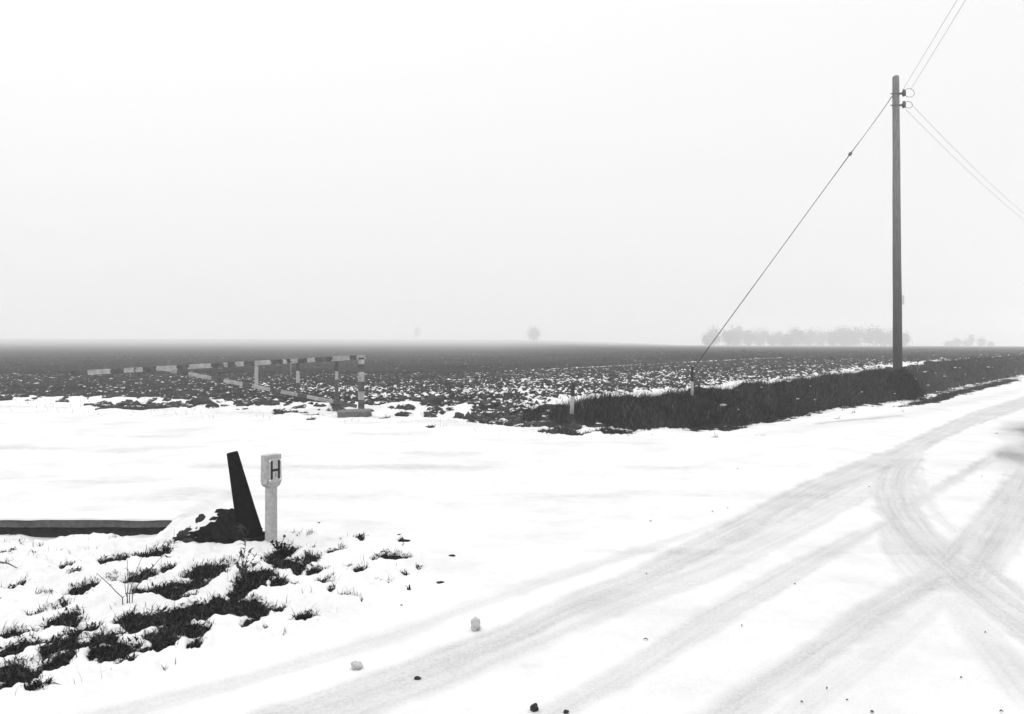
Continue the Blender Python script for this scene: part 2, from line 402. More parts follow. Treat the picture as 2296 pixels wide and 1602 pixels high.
# ------------------------------------------------------------------ materials
def mat_new(name):
    m = bpy.data.materials.new(name); m.use_nodes = True
    nt = m.node_tree; nt.nodes.clear()
    out = nt.nodes.new("ShaderNodeOutputMaterial"); b = nt.nodes.new("ShaderNodeBsdfPrincipled")
    nt.links.new(b.outputs[0], out.inputs[0])
    b.inputs["Roughness"].default_value = .85
    b.inputs["Specular IOR Level"].default_value = .2
    return m, nt, b
def node(nt, t, **kw):
    n = nt.nodes.new(t)
    for k, v in kw.items(): setattr(n, k, v)
    return n
def math_n(nt, op, a, b=None, c=None, clamp=False):
    n = nt.nodes.new("ShaderNodeMath"); n.operation = op; n.use_clamp = clamp
    for i, v in enumerate((a, b, c)):
        if v is None: continue
        if isinstance(v, (int, float)): n.inputs[i].default_value = v
        else: nt.links.new(v, n.inputs[i])
    return n.outputs[0]
def noise_n(nt, scale, detail=4, rough=.55, coord='Object', stretch=None):
    tc = nt.nodes.new("ShaderNodeTexCoord"); n = nt.nodes.new("ShaderNodeTexNoise")
    src = tc.outputs[coord]
    if stretch:
        mp = nt.nodes.new("ShaderNodeMapping"); mp.inputs["Scale"].default_value = stretch
        nt.links.new(src, mp.inputs[0]); src = mp.outputs[0]
    nt.links.new(src, n.inputs["Vector"])
    n.inputs["Scale"].default_value = scale; n.inputs["Detail"].default_value = detail; n.inputs["Roughness"].default_value = rough
    return n.outputs["Fac"]
def mixf(nt, f, a, b):
    n = nt.nodes.new("ShaderNodeMix"); n.data_type = 'FLOAT'; n.clamp_factor = True
    for i, v in ((0, f), (2, a), (3, b)):
        if isinstance(v, (int, float)): n.inputs[i].default_value = v
        else: nt.links.new(v, n.inputs[i])
    return n.outputs[0]
def maprange(nt, v, a, b, c, d):
    n = nt.nodes.new("ShaderNodeMapRange"); nt.links.new(v, n.inputs[0])
    for i, q in enumerate((a, b, c, d)): n.inputs[i + 1].default_value = q
    return n.outputs[0]
def bump(nt, b, h, strength, dist):
    n = nt.nodes.new("ShaderNodeBump"); n.inputs["Strength"].default_value = strength; n.inputs["Distance"].default_value = dist
    nt.links.new(h, n.inputs["Height"]); nt.links.new(n.outputs[0], b.inputs["Normal"])

def grey(name, lo, hi, scale=20, detail=4, rough=.85, bmp=.0, bdist=.01, stretch=None, spec=.2):
    m, nt, b = mat_new(name)
    n = noise_n(nt, scale, detail, .6, stretch=stretch)
    v = maprange(nt, n, .3, .7, lo, hi)
    nt.links.new(v, b.inputs["Base Color"])
    b.inputs["Roughness"].default_value = rough; b.inputs["Specular IOR Level"].default_value = spec
    if bmp: bump(nt, b, n, bmp, bdist)
    return m

SNOW = .56
def ground_mat():
    m, nt, b = mat_new("winter_ground")
    at = node(nt, "ShaderNodeAttribute", attribute_name="cover"); tr = node(nt, "ShaderNodeAttribute", attribute_name="track")
    fine = noise_n(nt, 26, 5, .65)
    c = math_n(nt, 'MULTIPLY_ADD', math_n(nt, 'SUBTRACT', fine, .5), .55, at.outputs["Fac"])
    mask = maprange(nt, c, -.03, .07, 0, 1)
    soil_n = noise_n(nt, 11, 6, .65)
    soil = maprange(nt, soil_n, .3, .72, .006, .028)
    soil = math_n(nt, 'MULTIPLY', soil, maprange(nt, noise_n(nt, .10, 8, .72), .34, .66, .35, 1.9))
    g1 = noise_n(nt, 60, 4, .7); g2 = noise_n(nt, 2.2, 3, .5)
    snow = math_n(nt, 'ADD', math_n(nt, 'MULTIPLY', math_n(nt, 'SUBTRACT', g2, .5), .04), SNOW)
    mot = maprange(nt, noise_n(nt, 1.1, 6, .68), .45, .70, 0, .16)
    snow = math_n(nt, 'MULTIPLY', snow, math_n(nt, 'SUBTRACT', 1.0, math_n(nt, 'ADD', mot, maprange(nt, g1, .52, .80, 0, .09))))
    grain = maprange(nt, g1, .3, .75, .55, 1.35)
    tv = math_n(nt, 'MULTIPLY', tr.outputs["Fac"], grain, clamp=False)
    t1 = math_n(nt, 'MINIMUM', tv, 1.0)
    snow = mixf(nt, t1, snow, .29)
    mud = math_n(nt, 'MULTIPLY', math_n(nt, 'SUBTRACT', tv, .95), 1.5, clamp=True)
    snow = mixf(nt, mud, snow, .05)
    colr = mixf(nt, mask, soil, snow)
    nt.links.new(colr, b.inputs["Base Color"])
    b.inputs["Roughness"].default_value = .95; b.inputs["Specular IOR Level"].default_value = .0
    hgt = math_n(nt, 'ADD', math_n(nt, 'MULTIPLY', g1, .4), math_n(nt, 'ADD', soil_n, math_n(nt, 'MULTIPLY', mask, .4)))
    bump(nt, b, hgt, .5, .012)
    return m
M_ground = ground_mat()

def snowy(name, lo, hi, scale, thr, soft=.08, bmp=.6, bdist=.01, nz_gain=1.0):
    """dark material with snow lying on the faces that look up"""
    m, nt, b = mat_new(name)
    n = noise_n(nt, scale, 5, .65)
    v = maprange(nt, n, .3, .7, lo, hi)
    geo = node(nt, "ShaderNodeNewGeometry"); sep = node(nt, "ShaderNodeSeparateXYZ"); nt.links.new(geo.outputs["True Normal"], sep.inputs[0])
    n2 = noise_n(nt, scale * .35, 4, .6)
    q = math_n(nt, 'MULTIPLY_ADD', sep.outputs["Z"], nz_gain, math_n(nt, 'MULTIPLY', math_n(nt, 'SUBTRACT', n2, .5), 1.6))
    mask = maprange(nt, q, thr, thr + soft, 0, 1)
    nt.links.new(mixf(nt, mask, v, SNOW), b.inputs["Base Color"])
    bump(nt, b, n, bmp, bdist)
    return m

M_clod = snowy("soil_with_snow", .008, .032, 14, .95)
M_rubble = None
def blade_mat(name, lo, hi, vary=False):
    m, nt, b = mat_new(name)
    geo = node(nt, "ShaderNodeNewGeometry")
    v = maprange(nt, math_n(nt, 'POWER', geo.outputs["Random Per Island"], 3.0), 0, 1, lo, hi)
    nt.links.new(v, b.inputs["Base Color"])
    b.inputs["Roughness"].default_value = .8
    b.inputs["Specular IOR Level"].default_value = .0
    if vary:
        n = noise_n(nt, .9, 4, .65)
        nt.links.new(math_n(nt, 'MULTIPLY', v, maprange(nt, n, .32, .72, .45, 2.3)), b.inputs["Base Color"])
    return m
M_grass = blade_mat("dark_grass", .005, .06)
M_bankgrass = blade_mat("rough_grass", .004, .050, True)
M_snowlump = grey("snow_scrap", .42, .55, 9, 3, .95, spec=.0)
M_bramble = blade_mat("bramble_leaf", .002, .012)
M_verdure = blade_mat("dark_leaf", .004, .055)
M_tuftfar = blade_mat("far_tuft", .008, .15)
M_drygrass = blade_mat("dry_grass", .03, .22)
M_leaf = blade_mat("withered_leaf", .012, .05)
M_stalk = blade_mat("dry_stalk", .06, .16)
M_pale = blade_mat("pale_stalk", .25, .42)
M_conc = grey("concrete", .25, .38, 30, 6, .9, .3, .004)
M_wall = grey("wet_concrete", .05, .10, 18, 6, .9, .4, .006)
M_wall_low = grey("shaded_concrete", .012, .03, 18, 6, .9, .4, .006)  # undercut shade below the coping put into the base colour
M_cone = grey("dark_rubber", .004, .009, 25, 5, .8, .15, .003, spec=.0)
M_plate = grey("plate_enamel", .31, .38, 40, 4, .5, spec=.4)
M_black = grey("black_letter", .008, .018, 60, 3, .5)
M_faded = grey("faded_figure", .10, .20, 200, 3, .7)
M_white = grey("white_plastic", .78, .84, 40, 2, .5)
M_metal = grey("dark_iron", .03, .06, 40, 4, .5, spec=.4)
M_wire = grey("wire", .09, .13, 10, 2, .6)
M_lightwire = grey("weathered_wire", .25, .32, 10, 2, .6)
M_paintw = grey("worn_white_paint", .26, .38, 9, 6, .7)
M_paintd = grey("dark_red_paint", .035, .075, 9, 6, .7)
M_stone_d = grey("dark_stone", .012, .035, 40, 5, .85, .4, .004, spec=.05)
M_litter = grey("dead_leaf_brown", .03, .09, 60, 4, .85, spec=.05)
M_stone_l = grey("icy_lump", .30, .44, 50, 5, .8, .4, .004)
M_slab = snowy("stone_slab", .06, .14, 20, 1.32, .15)
M_tree = blade_mat("winter_twigs", .03, .07)
M_bark = grey("bark", .03, .07, 8, 4)
M_stakew = grey("stake_white", .24, .40, 30, 5, .8)
M_staked = grey("stake_dark", .008, .022, 30, 5, .8)
M_sign = grey("tin_plate", .42, .5, 40, 3, .5)

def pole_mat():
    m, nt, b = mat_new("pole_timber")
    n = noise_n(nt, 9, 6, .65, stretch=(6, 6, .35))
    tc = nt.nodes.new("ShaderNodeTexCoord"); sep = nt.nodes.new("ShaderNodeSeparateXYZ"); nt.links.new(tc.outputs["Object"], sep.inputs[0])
    up = maprange(nt, sep.outputs["Z"], .3, 6.5, 0, 1)      # sky glare put into the timber colour, lighter towards the top
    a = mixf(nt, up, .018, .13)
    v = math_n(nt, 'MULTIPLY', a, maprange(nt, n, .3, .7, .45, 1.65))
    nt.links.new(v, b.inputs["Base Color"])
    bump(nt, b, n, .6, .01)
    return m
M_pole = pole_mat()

# ------------------------------------------------------------------ mesh helpers
def link_mesh(name, verts, faces, mat, parent=None, smooth=False):
    me = bpy.data.meshes.new(name)
    me.from_pydata([tuple(map(float, v)) for v in verts], [], [tuple(f) for f in faces])
    me.update()
    o = bpy.data.objects.new(name, me); col.objects.link(o)
    me.materials.append(mat)
    if smooth: me.polygons.foreach_set("use_smooth", np.ones(len(me.polygons), bool))
    if parent is not None: o.parent = parent
    return o

def np_mesh(name, verts, quads=None, tris=None, mat=None, smooth=False, parent=None):
    me = bpy.data.meshes.new(name)
    verts = np.asarray(verts, np.float32)
    loops, starts, tot = [], [], []
    off = 0
    for arr, k in ((quads, 4), (tris, 3)):
        if arr is None or len(arr) == 0: continue
        arr = np.asarray(arr, np.int32)
        loops.append(arr.ravel()); starts.append(off + np.arange(len(arr)) * k); off += arr.size
    loops = np.concatenate(loops); starts = np.concatenate(starts)
    me.vertices.add(len(verts)); me.vertices.foreach_set("co", verts.ravel())
    me.loops.add(len(loops)); me.loops.foreach_set("vertex_index", loops.astype(np.int32))
    me.polygons.add(len(starts)); me.polygons.foreach_set("loop_start", starts.astype(np.int32))
    if smooth: me.polygons.foreach_set("use_smooth", np.ones(len(starts), bool))
    me.update(calc_edges=True)
    if mat: me.materials.append(mat)
    o = bpy.data.objects.new(name, me); col.objects.link(o)
    if parent is not None: o.parent = parent
    return o

def tag(o, label=None, cat=None, group=None, kind=None):
    if label: o["label"] = label
    if cat: o["category"] = cat
    if group: o["group"] = group
    if kind: o["kind"] = kind
    return o

def empty(name, loc, rz=0.0):
    o = bpy.data.objects.new(name, None); col.objects.link(o)
    o.location = tuple(map(float, loc)); o.rotation_euler = (0, 0, rz)
    o.empty_display_size = .1
    return o

def bm_obj(name, bm, mat, parent=None, smooth=False):
    me = bpy.data.meshes.new(name); bm.to_mesh(me); bm.free()
    me.materials.append(mat)
    if smooth: me.polygons.foreach_set("use_smooth", np.ones(len(me.polygons), bool))
    o = bpy.data.objects.new(name, me); col.objects.link(o)
    if parent is not None: o.parent = parent
    return o

def add_box(bm, c, s, rot=None, bevel=0.0, seg=2):
    r = bmesh.ops.create_cube(bm, size=1.0)
    vs = r["verts"]
    M = Matrix.Translation(Vector(tuple(map(float, c)))) @ (rot.to_4x4() if rot is not None else Matrix.Identity(4)) @ Matrix.Diagonal((float(s[0]), float(s[1]), float(s[2]), 1))
    bmesh.ops.transform(bm, matrix=M, verts=vs)
    if bevel:
        es = list({e for v in vs for e in v.link_edges})
        bmesh.ops.bevel(bm, geom=es, offset=bevel, segments=seg, affect='EDGES', profile=.5)

def tube_arrays(pts, rads, n=8, caps=True):
    pts = np.asarray(pts, float); N = len(pts)
    if np.isscalar(rads): rads = np.full(N, float(rads))
    tang = np.gradient(pts, axis=0); tang /= np.linalg.norm(tang, axis=1)[:, None] + 1e-12
    ref = np.array([0, 0, 1.0]) if abs(tang[0][2]) < .9 else np.array([1.0, 0, 0])
    u = np.cross(tang[0], ref); u /= np.linalg.norm(u)
    vs = []
    for i in range(N):
        u = u - tang[i] * u.dot(tang[i]); u /= np.linalg.norm(u) + 1e-12
        v = np.cross(tang[i], u)
        for k in range(n):
            a = 2 * math.pi * k / n
            vs.append(pts[i] + rads[i] * (math.cos(a) * u + math.sin(a) * v))
    fs = []
    for i in range(N - 1):
        for k in range(n):
            fs.append((i * n + k, i * n + (k + 1) % n, (i + 1) * n + (k + 1) % n, (i + 1) * n + k))
    if caps:
        fs.append(tuple(range(n))[::-1]); fs.append(tuple((N - 1) * n + k for k in range(n)))
    return vs, fs
def tube(name, pts, rads, mat, parent=None, n=8):
    v, f = tube_arrays(pts, rads, n)
    return link_mesh(name, v, f, mat, parent, True)
def merge(parts):
    V, Fc = [], []
    for v, f in parts:
        o = len(V); V += list(v); Fc += [tuple(i + o for i in q) for q in f]
    return V, Fc

# ------------------------------------------------------------------ ground sheets
zone = np.zeros((NR, NA), np.int8)                      # 0 road
zone[VER > .35] = 1                                     # verge at the foreground
zone[(fv & (s_field > -2.6)) | (foot & (Y - ry > -1.3))] = 2   # far verge
zone[on_bank] = 3
zone[in_field] = 4
zone[in_field & (smooth_far > .5)] = 5
idx = np.arange(NR * NA).reshape(NR, NA)
q = np.stack([idx[:-1, :-1], idx[:-1, 1:], idx[1:, 1:], idx[1:, :-1]], -1)[:, :, ::-1]
qz = zone[:-1, :-1]
allv = np.stack([X, Y, ZZ], -1).reshape(-1, 3)
cov_f = cover.reshape(-1); trk_f = track.reshape(-1)
def ground_obj(name, zi, label):
    f = q[qz == zi]
    used, inv = np.unique(f, return_inverse=True)
    f2 = inv.reshape(f.shape)
    tris = None
    v = allv[used]
    o = np_mesh(name, v, f2, None, M_ground, smooth=True)
    for nm, arr in (("cover", cov_f), ("track", trk_f)):
        a = o.data.attributes.new(nm, 'FLOAT', 'POINT'); a.data.foreach_set("value", arr[used].astype(np.float32))
    tag(o, label, None, None, "structure")
    return o
ground_obj("road", 0, "snow covered road junction with grey tyre tracks crossing it")
ground_obj("verge", 1, "lumpy snow covered near verge with dark grass showing through")
ground_obj("roadside", 2, "uneven snowy strip with dark soil showing between road and field")
ground_obj("bank", 3, "earth bank under the dark rough grass beside the road")
ground_obj("field", 4, "ploughed field with dark clods flecked with snow")
ground_obj("sown_field", 5, "dark smooth field fading into the fog up to the horizon")
# the small disc under the camera
f = [(0, i + 1, i + 2) for i in range(NA - 1)]
o = link_mesh("ground", [(0, 0, 0)] + [tuple(allv[i]) for i in range(NA)], [t[::-1] for t in f], M_ground)
for nm, v_ in (("cover", .8), ("track", .0)):
    a = o.data.attributes.new(nm, 'FLOAT', 'POINT'); a.data.foreach_set("value", np.full(NA + 1, v_, np.float32))
tag(o, "patch of snowy ground right where the photographer stands", None, None, "structure")

# ------------------------------------------------------------------ grass
def blades(name, pts, length, width, lean, mat, dirv=None, dirw=0.0, segs=3, rng=RNG, parent=None):
    n = len(pts)
    a = rng.uniform(0, 2 * math.pi, n)
    d = np.stack([np.cos(a), np.sin(a)], -1)
    if dirv is not None:
        d = d + np.asarray(dirv) * dirw; d /= np.linalg.norm(d, axis=1)[:, None] + 1e-9
    L = length * rng.uniform(.45, 1.25, n); W = width * rng.uniform(.6, 1.3, n)
    le = lean * rng.uniform(.2, 1.4, n)
    sd = np.stack([-d[:, 1], d[:, 0]], -1)
    tw = rng.uniform(-.8, .8, n)
    sd = sd * np.cos(tw)[:, None] + d * np.sin(tw)[:, None]
    V = np.zeros((n, segs * 2 + 1, 3), np.float32)
    for k in range(segs + 1):
        t = k / segs
        ang_ = le * (.35 + 1.1 * t)                       # bends over towards the tip
        h = L * t * np.cos(np.clip(ang_ * .75, 0, 1.5)); o_ = L * t * np.sin(np.clip(ang_ * .75, 0, 2.0))
        c = np.stack([pts[:, 0] + d[:, 0] * o_, pts[:, 1] + d[:, 1] * o_, pts[:, 2] + h], -1)
        if k < segs:
            w = (W * (1 - .7 * t))[:, None] * .5
            V[:, 2 * k, :] = c; V[:, 2 * k + 1, :] = c
            V[:, 2 * k, :2] -= sd * w; V[:, 2 * k + 1, :2] += sd * w
        else:
            V[:, 2 * k, :] = c
    nv = segs * 2 + 1
    b0 = (np.arange(n) * nv)[:, None]
    quads = np.concatenate([b0 + np.array([[2 * k, 2 * k + 1, 2 * k + 3, 2 * k + 2]]) for k in range(segs - 1)], 0)
    k = segs - 1
    tris = b0 + np.array([[2 * k, 2 * k + 1, 2 * k + 2]])
    return np_mesh(name, V.reshape(-1, 3), quads, tris, mat, parent=parent)

def sample(mask, n, rng=RNG, jitter=True):
    """points on the ground grid, area-weighted"""
    ii, jj = np.nonzero(mask[:-1, :-1])
    ar = rad[ii] * (rad[ii + 1] - rad[ii]) * (ang[jj + 1] - ang[jj])
    p = ar / ar.sum()
    k = rng.choice(len(ii), n, p=p)
    ii, jj = ii[k], jj[k]
    fr, fa = rng.uniform(0, 1, n), rng.uniform(0, 1, n)
    r = rad[ii] + fr * (rad[ii + 1] - rad[ii]); a = ang[jj] + fa * (ang[jj + 1] - ang[jj])
    zz = ZZ[ii, jj] * (1 - fr) * (1 - fa) + ZZ[ii + 1, jj] * fr * (1 - fa) + ZZ[ii, jj + 1] * (1 - fr) * fa + ZZ[ii + 1, jj + 1] * fr * fa
    return np.stack([r * np.sin(a), r * np.cos(a), zz - .004], -1)

view = (np.abs(AA) < math.radians(40))
m = (VER > .1) & (cover < -.02) & view & (Y < 9)
tag(blades("verge_grass", sample(m, 17000), .034, .0060, 1.5, M_grass), "short dark wet grass in the thawed patches of the near verge", "grass", None, "stuff")

tag(blades("verge_leaves", sample((VER > .1) & (cover < .03) & view & (Y < 9), 11000), .034, .015, 1.7, M_verdure), "small dark leaves of low weeds matted in the thawed verge patches", "leaves", None, "stuff")

bx = on_bank & view & (bank_s < .84 + .12 * n_med) & (Y < 110)
dv = np.array([.55, -.83])
pts = np.concatenate([sample(bx & (Y < 27), 42000), sample(bx & (Y >= 27), 22000)])
# keep the painted feet of the two stakes readable
def clear_of(pts, px, halfw, d0, d1):
    u = CX + K * pts[:, 0] / pts[:, 1]
    return ~((np.abs(u - px) < halfw) & (pts[:, 1] > d0) & (pts[:, 1] < d1))
pts = pts[clear_of(pts, 1281, 9, 15.0, 17.2) & clear_of(pts, 1552, 6, 17.6, 19.2)]
tag(blades("bank_grass", pts, .22, .012, 1.1, M_bankgrass, dv, .5), "dark rough grass covering the whole roadside bank", "grass", None, "stuff")
dry = bx & (fbm(X * .8, Y * .8, 66, 3) > .16)
tag(blades("dry_grass", sample(dry, 9000), .26, .010, 1.3, M_drygrass, dv, .6), "paler dry grass stems mixed into the dark bank in patches", "grass", None, "stuff")
m = foot & (cover < -.05) & view & (Y < 60)
tag(blades("edge_grass", sample(m, 9000), .10, .010, 1.0, M_bankgrass, dv, .4), "low dark grass strip along the snowy road edge below the bank", "grass", None, "stuff")
m = fv & (cover < -.05) & view & (Y < 28)
tag(blades("stubble", sample(m, 5000), .07, .008, .9, M_bankgrass), "sparse dark stubble poking from snow along the field edge", "stubble", None, "stuff")
m = fv & (cover > .1) & view & (Y < 24) & (s_field < -.4) & (X < 2)
tag(blades("frosted_stalks", sample(m, 420), .12, .006, .5, M_stalk), "thin dry stalks poking through snow of the far verge", "stalks", None, "stuff")
m = (VER > .1) & (cover >= -.02) & (cover < .20) & view & (Y < 9)
tag(blades("fringe_grass", sample(m, 4200), .048, .0045, 1.1, M_grass), "thin dark grass blades coming through the thinning snow of the verge", "grass", None, "stuff")
m = (VER > .3) & (cover > .0) & (cover < .45) & view & (Y < 9)
tag(blades("verge_stalks", sample(m, 420), .065, .0035, .8, M_stalk), "fine dry grass tips poking through snow of the near verge", "stalks", None, "stuff")

# ------------------------------------------------------------------ clods of soil
def ico(sub):
    bm = bmesh.new(); bmesh.ops.create_icosphere(bm, subdivisions=sub, radius=1.0)
    v = np.array([x.co[:] for x in bm.verts]); f = np.array([[x.index for x in t.verts] for t in bm.faces]); bm.free()
    return v, f
ICO1, ICO2, ICO3, ICO4, ICO5 = ico(1), ico(2), ico(3), ico(4), ico(5)
def lumps(name, pts, size, mat, flat=.6, sub=ICO2, rng=RNG):
    bv, bf = sub; n = len(pts); k = len(bv)
    s = size * np.exp(rng.normal(0, .35, n))
    a = rng.uniform(0, 2 * math.pi, n)
    sx = rng.uniform(.8, 1.5, n); sz = flat * rng.uniform(.7, 1.3, n)
    bump_ = 1 + .30 * rng.normal(0, 1, (n, k)).clip(-1.5, 1.5)
    v = bv[None] * bump_[..., None]
    x = v[..., 0] * (s * sx)[:, None]; y = v[..., 1] * s[:, None]; zz = v[..., 2] * (s * sz)[:, None]
    xr = x * np.cos(a)[:, None] - y * np.sin(a)[:, None]; yr = x * np.sin(a)[:, None] + y * np.cos(a)[:, None]
    V = np.stack([xr + pts[:, 0:1], yr + pts[:, 1:2], zz + pts[:, 2:3] + (s * sz * .25)[:, None]], -1)
    F = (bf[None] + (np.arange(n) * k)[:, None, None]).reshape(-1, 3)
    return np_mesh(name, V.reshape(-1, 3), None, F, mat, smooth=False)
m = in_field & (smooth_far < .3) & view & (s_field > .1) & (Y < 50) & (cover < .1)
tag(lumps("soil_clods", sample(m, 7500), .052, M_clod, .8, ICO1), "dark clods of ploughed soil scattered over the field", "soil", None, "stuff")
m = in_field & (smooth_far > .5) & view & (Y < 130)
m2 = in_field & (smooth_far > .5) & view & (Y >= 110) & (Y < 330)
tag(lumps("snow_flecked_tufts", np.concatenate([sample(m, 9000), sample(m2, 5000)]), .05, M_tuftfar, .6, ICO1), "low pale tufts and flecks strewn over the smooth far field", "tufts", None, "stuff")
m = fv & (s_field > -2.0) & view & (Y < 28) & (cover < .15)
tag(lumps("edge_clods", sample(m, 620), .075, M_clod, .7, ICO2), "snow topped soil lumps along the ploughed field edge", "soil", None, "stuff")

m = on_bank & view & (Y < 60) & (fbm(X * .9, Y * .9, 68, 2) > .02)
sp = sample(m, 55); sp[:, 2] += .13
tag(lumps("snow_scraps", sp, .034, M_snowlump, .35, ICO2), "small scraps of snow caught in the dark bank grass", "snow", None, "stuff")
# ------------------------------------------------------------------ lump maker for single stones and mounds
def noise3(v, f, seed):
    return (pn(v[:, 0] * f + 3.1, v[:, 1] * f + v[:, 2] * f * .7, seed) + pn(v[:, 1] * f - 1.7, v[:, 2] * f + v[:, 0] * f * .6, seed + 5)) * .7
def rock(name, loc, size, mat, seed=0, sub=ICO3, rough=.22, rz=0.0, parent=None, smooth=False):
    v, f = sub; v = v.copy()
    d = 1 + rough * 1.3 * noise3(v, 1.3, seed) + rough * .6 * noise3(v, 3.1, seed + 1) + rough * .25 * noise3(v, 7, seed + 2)
    v = v * d[:, None] * np.array(size)
    c, s = math.cos(rz), math.sin(rz)
    v = np.stack([v[:, 0] * c - v[:, 1] * s, v[:, 0] * s + v[:, 1] * c, v[:, 2]], -1)
    o = np_mesh(name, v, None, f, mat, smooth=smooth, parent=parent)
    o.location = tuple(map(float, loc))
    return o

# ------------------------------------------------------------------ hydrant marker post
hp = G(608, 1216); hz = ground_z(hp[0], hp[1])
post = tag(empty("hydrant_marker", (hp[0], hp[1], hz - .02), math.radians(55)), "short pale concrete hydrant marker post bearing a black H plate", "marker post")
T = 1.6 - hp[1] * (1019 - CY) / K - (hz - .02)        # top of the head above the base
bm = bmesh.new()
def prism(bm, prof, z0, z1, taper=1.0):
    lo = [bm.verts.new((x, y, z0)) for x, y in prof]; hi = [bm.verts.new((x * taper, y * taper, z1)) for x, y in prof]
    n = len(prof)
    for i in range(n): bm.faces.new((lo[i], lo[(i + 1) % n], hi[(i + 1) % n], hi[i]))
    bm.faces.new(lo[::-1]); bm.faces.new(hi)
ch = .018
def oct_prof(w, d, c): return [(-w + c, -d), (w - c, -d), (w, -d + c), (w, d - c), (w - c, d), (-w + c, d), (-w, d - c), (-w, -d + c)]
prism(bm, oct_prof(.043, .038, .014), -.15, T - .24, .97)
bm_obj("shaft", bm, M_conc, post)
# head with rounded lower corners: outline in XZ, extruded in Y
W2, HH, RC = .074, .262, .045
zb = T - HH
outl = [(-W2, T - .004), (-W2 + .004, T), (W2 - .004, T), (W2, T - .004)]
for k in range(7):
    a = -k / 6 * math.pi / 2
    outl.append((W2 - RC + RC * math.cos(a), zb + RC + RC * math.sin(a)))
for k in range(7):
    a = -math.pi / 2 - k / 6 * math.pi / 2
    outl.append((-W2 + RC + RC * math.cos(a), zb + RC + RC * math.sin(a)))
bm = bmesh.new()
f1 = [bm.verts.new((x, -.040, z_)) for x, z_ in outl]; f2 = [bm.verts.new((x, .040, z_)) for x, z_ in outl]
n = len(outl)
fa = bm.faces.new(f1[::-1]); fb = bm.faces.new(f2)
for i in range(n): bm.faces.new((f1[i], f1[(i + 1) % n], f2[(i + 1) % n], f2[i]))
bmesh.ops.bevel(bm, geom=list(fa.edges) + list(fb.edges), offset=.006, segments=2, affect='EDGES')
bmesh.ops.recalc_face_normals(bm, faces=bm.faces)
bm_obj("head", bm, M_conc, post)
zc = T - .128
bm = bmesh.new(); add_box(bm, (0.004, -.042, zc), (.124, .008, .190), bevel=.003); plate = bm_obj("sign_plate", bm, M_plate, post)
bm = bmesh.new()
HX, HH2, HT = .036, .074, .0100
for sx in (-1, 1): add_box(bm, (.004 + sx * HX, -.0465, zc + .008), (HT * 2, .004, HH2 * 2), bevel=.0015)
add_box(bm, (.004, -.0468, zc + .006), ((HX - HT) * 2 - .0006, .0042, .020))
bm_obj("letter", bm, M_black, plate)
# small worn figures: one below the bar, a trace above it
def stroke(pts2, w, z0):
    V, Fc = [], []
    for i in range(len(pts2) - 1):
        a = np.array(pts2[i]); b = np.array(pts2[i + 1]); d = b - a; L_ = np.linalg.norm(d); d /= L_; nn = np.array([-d[1], d[0]]) * w / 2
        y0, y1 = z0 - .0002 * i, z0 - .0012 - .0002 * i
        a = a - d * w * .3; b = b + d * w * .3
        k = len(V)
        for yy in (y0, y1):
            for p_ in (a - nn, a + nn, b + nn, b - nn): V.append((p_[0], yy, p_[1]))
        Fc += [(k, k + 1, k + 2, k + 3), (k + 7, k + 6, k + 5, k + 4)] + [(k + i_, k + 4 + i_, k + 4 + (i_ + 1) % 4, k + (i_ + 1) % 4) for i_ in range(4)]
    return V, Fc
fz = zc - .036
v, f = stroke([(-.006, fz + .010), (.000, fz + .013), (.007, fz + .010), (.007, fz + .004), (-.006, fz - .009), (.009, fz - .009)], .005, -.0462)
link_mesh("figure", [(x + .006, y, z_) for x, y, z_ in v], f, M_faded, plate)
v, f = stroke([(.012, zc + .058), (.013, zc + .050), (.012, zc + .042)], .003, -.0462)
link_mesh("figure", v, f, M_faded, plate)
for sx, sz in ((-1, 1), (-1, -1), (1, 1), (1, -1)):
    bm = bmesh.new(); bmesh.ops.create_uvsphere(bm, u_segments=10, v_segments=6, radius=.0065)
    bmesh.ops.transform(bm, matrix=Matrix.Translation((.004 + sx * .0535, -.0465, zc + .004 + sz * .077)) @ Matrix.Diagonal((1, .5, 1, 1)), verts=bm.verts)
    bm_obj("screw", bm, M_white, plate, True)

# ------------------------------------------------------------------ leaning cone and the rubble it stands in
DC = 6.98
cb = P(563, 1207, DC); ct = P(520.5, 1014, DC)
cz = ground_z(cb[0], cb[1])
ax = ct - cb; Lc = np.linalg.norm(ax); ax /= Lc
cone = tag(empty("marker_cone", cb), "slim dark cone leaning to the left beside the pale H post", "cone")
cone.rotation_euler = Vector(ax).to_track_quat('Z', 'Y').to_euler()
bm = bmesh.new()
prof = [(.104, -.02), (.1035, .02), (.096, .10), (.083, .24), (.069, .42), (.056, .58), (.0465, Lc - .012), (.043, Lc), (.036, Lc + .001), (.034, Lc - .02), (.040, Lc - .06)]
NS = 32
rings = [[bm.verts.new((r * math.cos(2 * math.pi * k / NS), r * math.sin(2 * math.pi * k / NS), h)) for k in range(NS)] for r, h in prof]
for a, b in zip(rings, rings[1:]):
    for k in range(NS): bm.faces.new((a[k], a[(k + 1) % NS], b[(k + 1) % NS], b[k]))
bm.faces.new(rings[0][::-1]); bm.faces.new(rings[-1])
bm_obj("cone_body", bm, M_cone, cone, True)
bm = bmesh.new(); add_box(bm, (.0, 0, -.012), (.29, .29, .05), bevel=.018, seg=3); bm_obj("base", bm, M_cone, cone)

